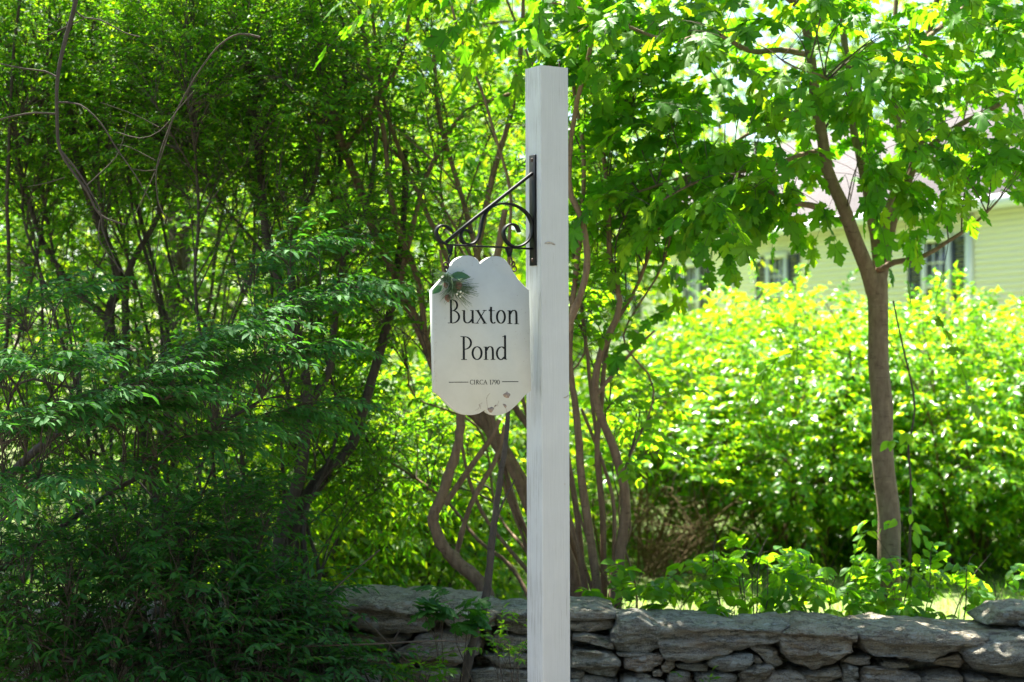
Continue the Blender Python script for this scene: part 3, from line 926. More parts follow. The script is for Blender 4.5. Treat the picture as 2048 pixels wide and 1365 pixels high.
# ------------------------------------------------------------------ hanging sign
def hanging_sign():
    tilt = R(2.0)
    hinge = brq(600, 1040)
    nS = (nR * math.cos(tilt) + Vector((0, 0, 1)) * math.sin(tilt)).normalized()   # lower edge swung a little forward
    T = 0.021
    mid = P0.copy(); mid.z = hinge.z
    mid = mid + nL * 0.2
    front0 = mid + nR * (T / 2) + nR * 0.0
    B = lambda zx, zy, d=0.0: on_plane(840 + zx / 3.69 , 490 + zy / 3.69, front0, nS) + nS * d
    root = empty("hanging_sign", B(450, 600), "cream painted wooden board reading Buxton Pond hung from the scroll bracket", "sign")
    outl = [(88, 335), (130, 286), (168, 242), (203, 200), (230, 152), (258, 112), (300, 88), (345, 79), (382, 84), (420, 104), (446, 138),
            (470, 116), (508, 93), (550, 84), (590, 88), (628, 110), (660, 150), (698, 213), (738, 268), (778, 310), (806, 334),
            (814, 700), (822, 1078), (778, 1110), (738, 1156), (690, 1204), (640, 1239), (590, 1256), (540, 1257), (502, 1240), (482, 1216),
            (460, 1232), (420, 1250), (362, 1257), (302, 1246), (250, 1214), (200, 1165), (152, 1115), (108, 1083), (98, 700)]
    # smooth the curved runs
    def smooth(run): 
        S = spline([[x, y, 0, 1] for x, y in run], 9.0)
        return [(p[0], p[1]) for p in S]
    o2 = smooth(outl[0:11])[:-1] + smooth(outl[10:21]) + [outl[21]] + smooth(outl[22:31])[:-1] + smooth(outl[30:39]) + [outl[39]]
    n = len(o2)
    cx, cy_ = 452, 690
    V, Fc = [], []
    for s_, d in ((0.994, 0.0), (1.0, -0.0016), (1.0, -T + .0016), (0.994, -T)):
        V += [tuple(B(cx + (x - cx) * s_, cy_ + (y - cy_) * s_, d)) for x, y in o2]
    for a in range(3):
        Fc += [(a * n + i, (a + 1) * n + i, (a + 1) * n + (i + 1) % n, a * n + (i + 1) % n) for i in range(n)]
    Fc += [tuple(range(n)), tuple(3 * n + i for i in reversed(range(n)))]
    g = Geo(); g.add(V, Fc)
    g.build("board", M["board"], root)
    # ---- lettering: strokes of a broad pen, 0.5 mm of paint
    lay = [0]
    def stroke(g, pts, thick, thin, curve=True, fixed=None):
        S = spline([[x, y, 0, 1] for x, y in pts], 3.0)[:, :2] if curve else np.array(pts, float)
        T_ = np.gradient(S, axis=0); T_ = T_ / (np.linalg.norm(T_, axis=1)[:, None] + 1e-9)
        nn = np.stack([-T_[:, 1], T_[:, 0]], -1)
        w = thin + (thick - thin) * np.abs(T_[:, 1]) ** 1.4 if fixed is None else np.full(len(S), fixed)
        lay[0] += 1
        d = 0.0004 + 0.000012 * (lay[0] % 30)
        m = len(S)
        v = [tuple(B(*(S[i] + nn[i] * w[i] / 2), d)) for i in range(m)] + [tuple(B(*(S[i] - nn[i] * w[i] / 2), d)) for i in range(m)]
        g.add(v, [(i, i + 1, m + i + 1, m + i) for i in range(m - 1)])
    def ell(cx, cy, rx, ry, a0, a1, k=18):
        return [(cx + rx * math.cos(R(a)), cy + ry * math.sin(R(a))) for a in np.linspace(a0, a1, k)]
    def glyph(label, strokes):
        g = Geo()
        for st in strokes:
            stroke(g, *st[:3], **(st[3] if len(st) > 3 else {}))
        g.build("letter", M["letter"], root)["label"] = label
    K, k_ = 15.5, 6.0
    S_ = dict(curve=False, fixed=5.0)
    def stem(x, y0, y1, w=K): return ([(x, y0), (x + (y1 - y0) * .008, y1)], w, w, dict(curve=False))
    def serif(x0, x1, y, y2=None): return ([(x0, y), (x1, y2 if y2 is not None else y)], 5, 5, S_)
    glyph("letter B", [stem(228, 404, 579), serif(205, 252, 577), serif(206, 230, 407), (ell(234, 447, 40, 41, -95, 80), K, k_), (ell(238, 532, 50, 46, -85, 95), K, k_), serif(228, 240, 488)])
    glyph("letter u", [([(325, 483), (325, 540), (330, 566), (346, 577), (366, 571), (386, 548)], K, k_), stem(388, 483, 580), serif(308, 327, 485), serif(370, 390, 485), serif(386, 404, 578)])
    glyph("letter x", [([(424, 484), (480, 580)], K, K, dict(curve=False)), ([(478, 484), (419, 580)], k_, k_, dict(curve=False)), serif(408, 438, 485), serif(463, 491, 485), serif(408, 433, 579), serif(462, 493, 580)])
    glyph("letter t", [([(524, 458), (524, 545), (529, 570), (541, 579), (556, 572)], K, k_), serif(506, 552, 487), ([(506, 487), (516, 478), (525, 458)], 4, 4)])
    glyph("letter o", [(ell(597, 532, 29, 47, 0, 365, 40), K, k_)])
    glyph("letter n", [stem(661, 484, 582), serif(644, 663, 487), serif(645, 680, 582), ([(664, 512), (676, 492), (692, 484), (706, 492), (711, 515), (712, 583)], K, k_), serif(696, 729, 584)])
    glyph("letter P", [stem(322, 677, 848), serif(303, 346, 847), serif(297, 324, 678), (ell(330, 725, 46, 46, -95, 105), K, k_), serif(322, 334, 771)])
    glyph("letter o", [(ell(421, 800, 33, 47, 0, 365, 40), K, k_)])
    glyph("letter n", [stem(486, 752, 848), serif(469, 488, 755), serif(470, 505, 847), ([(489, 780), (501, 760), (517, 752), (531, 760), (537, 783), (538, 848)], K, k_), serif(521, 556, 847)])
    glyph("letter d", [stem(627, 668, 846), serif(607, 629, 680, 672), serif(626, 643, 845), ([(622, 765), (606, 754), (588, 758), (573, 775), (567, 800), (572, 826), (585, 843), (602, 847), (622, 830)], K, k_)])
    a, b_ = 4.6, 2.4
    Q = dict(curve=False)
    def sm(label, *st): glyph(label, st)
    sf = lambda x0, x1, y: ([(x0, y), (x1, y)], 2, 2, dict(curve=False, fixed=2.0))
    sm("letter C", (ell(384, 1014, 14, 16, -45, -315), a, b_))
    sm("letter I", stem(402, 998, 1030, a), sf(398, 407, 998), sf(398, 407, 1030))
    sm("letter R", stem(417, 998, 1030, a), sf(412, 422, 1030), (ell(420, 1006, 9, 8, -95, 95), a, b_), ([(420, 1014), (437, 1031)], a, a, Q))
    sm("letter C", (ell(455, 1014, 14, 16, -45, -315), a, b_))
    sm("letter A", ([(470, 1030), (482, 998)], b_, b_, Q), ([(481, 998), (493, 1030)], a, a, Q), sf(474, 489, 1019), sf(466, 475, 1030), sf(488, 498, 1030))
    sm("digit 1", stem(520, 997, 1030, a), sf(515, 526, 1030), ([(514, 1002), (520, 997)], b_, b_, Q))
    sm("digit 7", ([(529, 999), (545, 999)], b_, 3, dict(curve=False, fixed=3.0)), ([(544, 999), (533, 1031)], 4, 4, Q))
    sm("digit 9", (ell(557, 1007, 7.5, 9, 0, 365), a, b_), ([(564, 1008), (562, 1020), (552, 1031)], 3.6, b_))
    sm("digit 0", (ell(578, 1014, 7.8, 16, 0, 365, 30), a, b_))
    for x0, x1, y0, y1 in ((212, 356, 1015, 1014), (605, 726, 1011, 1010)):
        g = Geo(); stroke(g, [(x0, y0), (x1, y1)], 5, 5, False, 5.0); g.build("rule", M["letter"], root)
    # ---- chips where the paint has come off, and cracks
    bare = plain_mat("bare_wood", (.30, .235, .19), .85, 0, .2, .3, 220)
    def chip(pts):
        m = len(pts)
        v = [tuple(B(x, y, 0.0003)) for x, y in pts] + [tuple(B(x, y, -0.002)) for x, y in pts]
        g = Geo(); g.add(v, [tuple(range(m))] + [(i, m + i, m + (i + 1) % m, (i + 1) % m) for i in range(m)])
        g.build("paint_chip", bare, root)
    chip([(611, 1106), (625, 1096), (637, 1090), (641, 1081), (648, 1092), (662, 1098), (668, 1108), (660, 1118), (656, 1130), (640, 1131), (626, 1126), (616, 1116)])
    chip([(500, 1204), (514, 1203), (528, 1196), (545, 1203), (546, 1212), (538, 1222), (530, 1238), (516, 1240), (505, 1228), (497, 1214)])
    chip([(610, 1176), (622, 1174), (637, 1183), (640, 1194), (632, 1205), (622, 1196)])
    chip([(545, 1190), (560, 1180), (562, 1186), (552, 1198)])
    g = Geo()
    for pts in ([(498, 1204), (494, 1170), (492, 1130), (505, 1108), (516, 1097)], [(405, 1222), (425, 1215), (440, 1190), (434, 1180), (450, 1172), (460, 1166)], [(548, 1200), (565, 1186), (576, 1172), (580, 1152)],
                [(628, 1200), (636, 1215), (640, 1232)], [(434, 1180), (445, 1190), (446, 1212)], [(560, 1188), (580, 1190)], [(180, 548), (188, 540)], [(219, 678), (223, 682)]):
        stroke(g, pts, 2.2, 1.6)
    g.build("crack", bare, root)
    g = Geo()
    for i in range(90):
        e = RNG.random()
        if e < .45: x, y = RNG.uniform(100, 125), RNG.uniform(350, 1070)
        elif e < .7: x, y = RNG.uniform(250, 600), RNG.uniform(95, 160)
        else: x, y = RNG.uniform(700, 810), RNG.uniform(300, 900)
        if any(abs(x - cx_) < 9 for cx_ in ()): continue
        if y < 170 and not (265 < x < 400 or 500 < x < 590): continue
        if y < 360 and x > 690: continue
        stroke(g, [(x, y), (x + RNG.uniform(-4, 4), y + RNG.uniform(2, 7))], RNG.uniform(1, 2.6), 1)
    g.build("scuff", bare, root)
    # ---- eyes and hooks it hangs by
    def hook(name, pts, r, mat=M["rust"], depth=None):
        S = spline([[*brq(*p), r] for p in pts], .003)
        if depth is not None: S[:, :3] += np.array(nR)[None] * depth
        g = Geo(); tube(g, S, 7); g.build(name, mat, root, True)
    hook("hook", [(392, 1075), (398, 1095), (408, 1110), (395, 1125), (382, 1140), (376, 1160), (380, 1180), (372, 1200), (360, 1215)], .0030, M["iron"])
    hook("chain_link", [(352, 1195), (372, 1210), (376, 1235), (358, 1250), (336, 1240), (328, 1215), (338, 1198), (352, 1195)], .0030)
    hook("chain_link", [(345, 1232), (362, 1250), (358, 1278), (340, 1288), (332, 1262), (345, 1232)], .0028, depth=.004)
    hook("screw_eye", [(348, 1270), (340, 1290), (352, 1305), (372, 1318), (400, 1330)], .0026)
    hook("hook", [(962, 1095), (958, 1115), (970, 1130), (985, 1150), (992, 1175), (1002, 1195), (996, 1215), (984, 1205)], .0034)
    hook("chain_link", [(1000, 1180), (1016, 1205), (1010, 1235), (994, 1240), (984, 1215), (1000, 1180)], .0028, depth=.004)
    hook("screw_eye", [(1012, 1226), (1034, 1245), (1036, 1270), (1016, 1284), (996, 1275), (992, 1252), (1012, 1226)], .0028)
    return B, nS, root
SB, nS, sign = hanging_sign()

# ------------------------------------------------------------------ sprig tied to the sign's shoulder
def sprig():
    root = empty("pine_sprig", SB(220, 300, .02), "pine sprig with cones and white berries fixed on the upper corner of the sign", "decoration")
    needle = leaf_mat("needle", [(.06, .13, .05), (.12, .20, .08)], [(.04, .12, .05), (.06, .15, .05)], 0.12, .4, .5)
    lm = leaf_mat("sprig_leaf", [(.05, .14, .045), (.07, .17, .055)], [(.05, .16, .04), (.06, .18, .04)], 0.2, .42, .4)
    cone = plain_mat("cone", (.20, .125, .09), .8, 0, .2, .5, 220)
    berry = plain_mat("berry", (.74, .72, .58), .35)
    def big_leaf(b, t, w, lift):
        b3, t3 = np.array(SB(*b, .016)), np.array(SB(*t, .016 + lift))
        L = np.linalg.norm(t3 - b3); x = (t3 - b3) / L
        z = np.array(nS) * .85 + np.array([0, 0, .45]); z = nrm(z - x * z.dot(x)); y = np.cross(z, x)
        tv, tf = leaf_oval(w, .16, .06)
        V = b3 + L * (tv[:, :1] * x + tv[:, 1:2] * y + tv[:, 2:] * z)
        g = Geo(); g.add(V, tf); g.build("leaf", lm, root, True)
    big_leaf((208, 236), (352, 238), .44, .010)
    big_leaf((148, 305), (74, 364), .50, .004)
    g = Geo()
    A, Bn = [], []
    for cx, cy, n, a0, a1, l0, l1 in ((190, 235, 70, 20, 210, 60, 135), (215, 295, 85, -35, 150, 80, 170), (180, 260, 22, 190, 235, 50, 100), (235, 325, 40, -10, 60, 90, 185)):
        for _ in range(n):
            a = R(RNG.uniform(a0, a1)); L = RNG.uniform(l0, l1)
            x0, y0 = cx + RNG.normal(0, 8), cy + RNG.normal(0, 14)
            A.append(SB(x0, y0, .012 + .01 * RNG.random()))
            Bn.append(SB(x0 + L * math.cos(a), y0 + L * math.sin(a) * .95, .006 + .04 * RNG.random()))
    A, Bn = np.array([tuple(p) for p in A]), np.array([tuple(p) for p in Bn])
    Mid = (A + Bn) / 2 + RNG.normal(0, .003, A.shape) + np.array(nS) * .006
    many_twigs(g, A, Mid, Bn, np.full(len(A), .0010), np.full(len(A), .0006), 3, 4)
    o = g.build("needles", needle, root); o["kind"] = "stuff"
    def pinecone(c, top, r, d):
        a, b = np.array(SB(*c, d)), np.array(SB(*top, d))
        ax = b - a; L = np.linalg.norm(ax); ax /= L
        u = nrm(np.cross(ax, np.array(nS))); w = np.cross(ax, u)
        g = Geo()
        S = np.array([[*(a + ax * L * t), max(.001, r * .72 * math.sin(math.pi * min(.97, .08 + t * .9)) ** .7)] for t in np.linspace(0, 1, 9)])
        tube(g, S, 10)
        for k in range(60):
            t = .05 + .9 * k / 60; ph = k * 2.39996
            rr = r * math.sin(math.pi * (.08 + t * .86)) ** .7
            o_ = u * math.cos(ph) + w * math.sin(ph); s2 = np.cross(ax, o_)
            p = a + ax * L * t
            q = [p + o_ * rr * .55 - s2 * r * .22, p + o_ * rr * .55 + s2 * r * .22, p + o_ * rr * 1.08 + s2 * r * .14 + ax * r * .30, p + o_ * rr * 1.12 + ax * r * .42, p + o_ * rr * 1.08 - s2 * r * .14 + ax * r * .30]
            q2 = [v + ax * r * .12 - o_ * r * .03 for v in q]
            g.add([tuple(v) for v in q + q2], [(0, 1, 2, 3, 4), (9, 8, 7, 6, 5)] + [(i, 5 + i, 5 + (i + 1) % 5, (i + 1) % 5) for i in range(5)])
        g.build("pinecone", cone, root)
    pinecone((264, 345), (256, 278), .0125, .024)
    pinecone((188, 425), (184, 375), .0105, .020)
    pinecone((172, 325), (168, 285), .008, .022)
    for x, y, d in ((246, 368, .028), (268, 386, .030), (289, 358, .028), (266, 352, .034), (281, 372, .024), (255, 350, .026)):
        g = Geo(); c = SB(x, y, d); ax = Vector((RNG.normal(), RNG.normal(), RNG.normal())).normalized()
        r = .0040
        S = np.array([[*(c + ax * r * math.cos(t)), max(.0004, r * math.sin(t))] for t in np.linspace(.05, math.pi - .05, 9)])
        tube(g, S, 12); g.build("berry", berry, root, True)
    g = Geo(); S = spline([[*SB(185, 215, .012), .0022], [*SB(215, 280, .016), .002], [*SB(245, 340, .018), .0016]], .006); tube(g, S, 6); g.build("stem", M["twig"], root)
sprig()

# ------------------------------------------------------------------ dry stone wall
def stone_mesh(poly, Y, depth, bulge=0.03, seed=0, topslope=0.0, N=72):
    """A rock whose face outline is poly (photo pixels) at distance Y, going back by depth."""
    P = np.array([tuple(at(x, y, Y)) for x, y in poly])[:, [0, 2]]
    # resample the outline evenly with rounded corners
    Q = np.vstack([P, P[:1]])
    seg = np.linalg.norm(np.diff(Q, axis=0), axis=1); cum = np.concatenate([[0], np.cumsum(seg)])
    t = np.linspace(0, cum[-1], N, endpoint=False)
    ox, oz = np.interp(t, cum, Q[:, 0]), np.interp(t, cum, Q[:, 1])
    cx, cz = ox.mean(), oz.mean()
    h = P[:, 1].max() - P[:, 1].min(); w = P[:, 0].max() - P[:, 0].min()
    sx = min(h, w)
    rings = []
    for s, y in ((0.0, -bulge), (.14, -bulge), (.28, -bulge * .98), (.42, -bulge * .95), (.55, -bulge * .9), (.67, -bulge * .85), (.78, -bulge * .75), (.87, -bulge * .6), (.94, -bulge * .3), (.98, .0), (1.0, .03), (1.0, .08), (1.0, depth * .35),
                 (1.0, depth * .6), (.99, depth * .8), (.97, depth * .94), (.85, depth), (0, depth * 1.02)):
        if s == 0.0:
            rings.append(np.array([[cx, Y + y, cz]]))
        else:
            rings.append(np.stack([cx + (ox - cx) * s, np.full(N, Y + y), cz + (oz - cz) * s + max(0, y) * topslope], -1))
    V = np.concatenate(rings)
    bulge *= .7
    o = Vector((seed * 3.7, seed * 1.9, seed * 5.3))
    amp = min(.028, sx * .2)
    out = []
    for p in V:
        v = Vector(p)
        n1 = noise.fractal(Vector((v.x * 4, v.y * 4, v.z * 9)) + o, .75, 2.1, 5)
        n2 = noise.noise_vector(Vector((v.x * 9, v.y * 9, v.z * 20)) + o)
        n3 = noise.noise_vector(Vector((v.x * 26, v.y * 26, v.z * 40)) + o)
        lay = (v.z + .10 * v.x * math.sin(seed) + .02 * noise.noise(Vector((v.x * 5, v.y * 5, v.z * 3)) + o)) * 34
        fl = math.floor(lay); fr = lay - fl
        h0, h1 = noise.cell(Vector((fl + .5, seed, 2.5))), noise.cell(Vector((fl + 1.5, seed, 2.5)))
        st = h0 + (h1 - h0) * max(0, min(1, (fr - .7) / .3))
        out.append((v.x + (n2.x * .9 + n3.x * .35) * amp, v.y - (n1 * .9 + (st - .5) * 1.3 + n3.y * .25) * amp, v.z + (n2.z * .7 + n3.z * .3) * amp))
    Fc = []
    for i in range(N): Fc.append((0, 1 + (i + 1) % N, 1 + i))
    nr = len(rings) - 2
    for k in range(nr - 1):
        a, b = 1 + k * N, 1 + (k + 1) * N
        Fc += [(a + i, a + (i + 1) % N, b + (i + 1) % N, b + i) for i in range(N)]
    last = 1 + (nr - 1) * N; e = last + N
    for i in range(N): Fc.append((e, last + i, last + (i + 1) % N))
    return out, Fc

def stone_wall():
    root = empty("stone_wall", (0.6, 7.7, 0), "long low dry stone wall of grey lichened fieldstone behind the white post", "wall")
    cnt = [0]
    def stone(poly, Y=7.6, depth=.36, bulge=.03, ts=0.0, N=72):
        cnt[0] += 1
        v, f = stone_mesh(poly, Y, depth, bulge, cnt[0], ts, N)
        g = Geo(); g.add(v, f)
        g.build("stone", M["stone"], root, True)
    Z = lambda pts, ox, oy, s: [(ox + x / s, oy + y / s) for x, y in pts]
    dn = lambda pts, k: [(x, y + k) for x, y in pts]
    z5 = lambda pts: Z(pts, 1120, 1180, 4.267)
    z6 = lambda pts: Z(pts, 1600, 1180, 4.571)
    z2 = lambda pts: [(x, y + max(0, min(22, (1260 - y) * .35))) for x, y in Z(pts, 640, 860, 2.703)]
    # right of the post, from the photograph
    stone(z5([(-260, 190), (60, 165), (330, 162), (480, 200), (490, 245), (300, 270), (-260, 270)]), 7.66, .42, .02)
    stone(z5([(20, 262), (300, 258), (470, 262), (450, 330), (250, 360), (20, 350)]), 7.70, .3)
    stone(z5([(120, 400), (240, 390), (470, 460), (462, 508), (300, 480), (110, 440)]), 7.60, .3, .015)
    stone(z5([(465, 330), (490, 262), (700, 238), (860, 300), (900, 385), (885, 520), (780, 540), (640, 585), (480, 540), (462, 440)]), 7.57, .40, .03)
    stone(z5([(480, 545), (620, 540), (800, 545), (770, 560), (640, 588), (500, 570)]), 7.585, .25, .01)
    stone(z5([(800, 285), (1150, 282), (1500, 322), (1700, 318), (1990, 300), (1880, 440), (1650, 470), (1450, 535), (1270, 590), (1080, 632), (900, 590), (868, 520), (830, 420)]), 7.58, .42, .03, N=110)
    stone(dn(z5([(560, 240), (900, 212), (1300, 222), (1700, 260), (2000, 250), (2000, 315), (1500, 318), (1100, 285), (700, 270)]), 20), 7.78, .40, .01, N=96)
    stone(z5([(90, 540), (330, 520), (470, 570), (500, 640), (480, 745), (330, 740), (90, 690)]), 7.57, .36)
    stone(z5([(-200, 470), (80, 455), (120, 520), (80, 560), (-200, 560)]), 7.60, .3)
    stone(z5([(560, 600), (640, 570), (830, 555), (892, 580), (880, 630), (790, 690), (640, 702), (560, 660)]), 7.57, .3)
    stone(z5([(865, 650), (900, 605), (975, 615), (985, 660), (935, 715), (880, 705)]), 7.58, .25, .02, N=48)
    stone(z5([(985, 640), (1120, 628), (1262, 632), (1255, 690), (1120, 690), (1000, 665)]), 7.60, .3, .015)
    stone(z5([(1258, 640), (1290, 570), (1450, 548), (1640, 548), (1655, 600), (1560, 700), (1380, 712), (1270, 660)]), 7.56, .34)
    stone(z5([(1650, 560), (1700, 565), (1735, 620), (1690, 640), (1640, 620)]), 7.60, .2, .01, N=40)
    stone(z5([(1625, 475), (1720, 468), (1880, 530), (1900, 640), (1830, 665), (1740, 625)]), 7.57, .34, .02)
    stone(z5([(1515, 740), (1570, 670), (1690, 638), (1810, 650), (1840, 720), (1800, 840), (1560, 840)]), 7.56, .34)
    stone(z5([(905, 800), (930, 722), (1060, 703), (1130, 720), (1145, 800), (1060, 860), (920, 860)]), 7.56, .3)
    stone(z5([(635, 730), (690, 702), (790, 735), (770, 752), (650, 750)]), 7.59, .2, .01, N=40)
    stone(z5([(790, 690), (850, 680), (885, 710), (865, 745), (800, 742)]), 7.58, .2, .015, N=40)
    stone(z5([(1155, 770), (1200, 712), (1400, 705), (1510, 740), (1500, 860), (1180, 860)]), 7.57, .34)
    stone(z5([(1730, 790), (1800, 705), (2000, 700), (2110, 740), (2110, 860), (1760, 860)]), 7.56, .34)
    stone(z5([(505, 800), (560, 755), (760, 752), (900, 800), (880, 870), (520, 870)]), 7.56, .3)
    stone(z5([(185, 740), (330, 742), (500, 780), (500, 870), (180, 870)]), 7.57, .3)
    stone(z5([(90, 700), (190, 695), (215, 730), (180, 760), (90, 760)]), 7.58, .25, .02, N=48)
    stone(z5([(60, 770), (175, 765), (180, 870), (40, 870)]), 7.57, .25, .02, N=48)
    stone(z6([(-195, 400), (-120, 365), (60, 340), (400, 345), (495, 380), (505, 600), (430, 615), (250, 700), (100, 760), (-20, 700), (-170, 600)]), 7.54, .45, .04, N=96)
    stone(z6([(490, 380), (700, 362), (1000, 365), (1470, 400), (1760, 440), (1740, 490), (1560, 520), (1470, 600), (1180, 655), (900, 640), (620, 590), (540, 500)]), 7.55, .46, .035, N=110)
    stone(z6([(1180, 645), (1470, 590), (1500, 660), (1460, 720), (1240, 700)]), 7.60, .3, .02)
    stone(z6([(1470, 560), (1600, 500), (1760, 470), (2300, 400), (2300, 850), (1800, 800), (1520, 680)]), 7.53, .45, .04, N=96)
    stone(dn(z6([(-100, 262), (200, 242), (600, 238), (980, 248), (1010, 290), (990, 325), (500, 322), (-100, 332)]), 21), 7.86, .34, .01, N=96)
    stone(dn(z6([(-300, 330), (300, 322), (1000, 330), (1000, 362), (300, 362), (-300, 360)]), 12), 7.68, .36, .0, N=80)
    stone(dn(z6([(1000, 330), (1500, 322), (2350, 330), (2350, 415), (1800, 430), (1500, 400), (1000, 366)]), 15), 7.66, .4, .0, N=96)
    stone(dn(z6([(1330, 310), (1480, 300), (1530, 322), (1420, 330)]), 16), 7.88, .2, .0, N=40)
    stone(z6([(1700, 325), (1760, 270), (1850, 200), (2000, 180), (2080, 160), (2400, 170), (2400, 345), (2000, 345)]), 7.74, .34, .03)
    stone(z6([(2010, 300), (2100, 270), (2350, 280), (2350, 335), (2010, 332)]), 7.68, .2, .02, N=48)
    stone(z6([(365, 650), (440, 618), (655, 615), (640, 690), (560, 700), (480, 690)]), 7.58, .28, .015)
    stone(z6([(728, 715), (765, 655), (985, 672), (1000, 712), (860, 730)]), 7.60, .25, .015)
    stone(z6([(555, 770), (600, 715), (800, 720), (1080, 770), (1120, 850), (1080, 930), (560, 930)]), 7.56, .34, .03)
    stone(z6([(370, 730), (430, 695), (530, 720), (545, 800), (480, 850), (390, 850)]), 7.57, .28, .02, N=48)
    stone(z6([(-90, 790), (180, 740), (370, 715), (385, 790), (260, 850), (-80, 850)]), 7.57, .3)
    stone(z6([(1090, 820), (1200, 780), (1480, 770), (1520, 850), (1500, 930), (1090, 930)]), 7.56, .32)
    stone(z6([(1520, 800), (1700, 800), (1780, 850), (1750, 930), (1530, 930)]), 7.57, .3)
    stone(z6([(1780, 830), (2300, 850), (2300, 940), (1790, 940)]), 7.57, .3)
    stone(z6([(300, 850), (500, 815), (560, 860), (540, 930), (300, 930)]), 7.58, .3)
    # left of the post, in deep shade
    stone(z2([(-30, 880), (250, 858), (640, 880), (900, 905), (940, 940), (700, 960), (640, 1030), (600, 1085), (300, 1100), (60, 1040), (-60, 960)]), 7.62, .5, .04, N=110)
    stone(z2([(640, 960), (900, 915), (985, 940), (940, 1010), (900, 1060), (690, 1050)]), 7.62, .4)
    stone(z2([(930, 960), (1040, 920), (1180, 930), (1240, 980), (1230, 1090), (1060, 1115), (950, 1060)]), 7.60, .42, .03)
    stone(z2([(910, 1140), (1010, 1115), (1200, 1125), (1200, 1200), (1000, 1205)]), 7.59, .36, .02)
    stone(z2([(880, 1225), (1000, 1210), (1200, 1215), (1200, 1290), (980, 1295)]), 7.58, .36, .02)
    stone(z2([(800, 1310), (950, 1295), (1200, 1300), (1200, 1420), (820, 1420)]), 7.57, .36)
    stone(z2([(390, 1230), (560, 1110), (820, 1090), (880, 1150), (860, 1220), (700, 1290), (450, 1290)]), 7.60, .36, .03)
    stone(z2([(120, 1110), (300, 1095), (520, 1110), (400, 1200), (150, 1190)]), 7.70, .36, .02)
    stone(z2([(-160, 960), (-40, 940), (40, 1040), (100, 1090), (90, 1180), (-160, 1190)]), 7.66, .36)
    stone(z2([(-160, 1200), (120, 1190), (360, 1230), (420, 1300), (-160, 1310)]), 7.62, .36)
    stone(z2([(380, 1310), (700, 1290), (800, 1320), (790, 1420), (380, 1420)]), 7.58, .36)
    stone(z2([(-160, 1320), (360, 1310), (370, 1420), (-160, 1420)]), 7.60, .36)
    # the wall runs on to the left behind the shrubs
    x = 590
    while x > -260:
        w = random.uniform(90, 190); y = 1216 + random.uniform(-8, 10)
        for hh in (62, 46, 50, 48):
            stone([(x - w + random.uniform(0, 12), y + random.uniform(0, 10)), (x - w / 2, y - 4), (x - random.uniform(2, 12), y + random.uniform(0, 9)), (x - 4, y + hh - 4), (x - w / 2, y + hh), (x - w + 4, y + hh - 6)], 7.62 + random.uniform(0, .06), .36, .03, N=48)
            y += hh + 1
        x -= w
    x = 2085
    while x < 3300:
        w = random.uniform(90, 190); y = 1252 + random.uniform(-6, 10)
        for hh in (66, 40, 44, 46):
            stone([(x + random.uniform(2, 12), y + random.uniform(0, 10)), (x + w / 2, y - 4), (x + w - random.uniform(0, 12), y + random.uniform(0, 9)), (x + w - 4, y + hh - 6), (x + w / 2, y + hh), (x + 4, y + hh - 4)], 7.58 + random.uniform(0, .06), .36, .03, N=48)
            y += hh + 1
        x += w
    # hearting that fills the middle of the wall
    g = Geo()
    xs = np.linspace(-2.9, 4.95, 60)
    V = []
    for x in xs:
        h = 0.46 - 0.02 * (x + 2.9) / 7.8 + .02 * noise.noise(Vector((x * 5, 0, 0)))
        for y, z in ((7.80, -.05), (7.76, h * .6), (7.80, h), (8.02, h), (8.05, -.05)):
            V.append((x, y + .03 * noise.noise(Vector((x * 9, z * 9, y))), z))
    g.add(V, [(i * 5 + k, i * 5 + k + 1, i * 5 + 6 + k, i * 5 + 5 + k) for i in range(59) for k in range(4)])
    g.build("hearting", M["stone"], root)["kind"] = "stuff"
stone_wall()
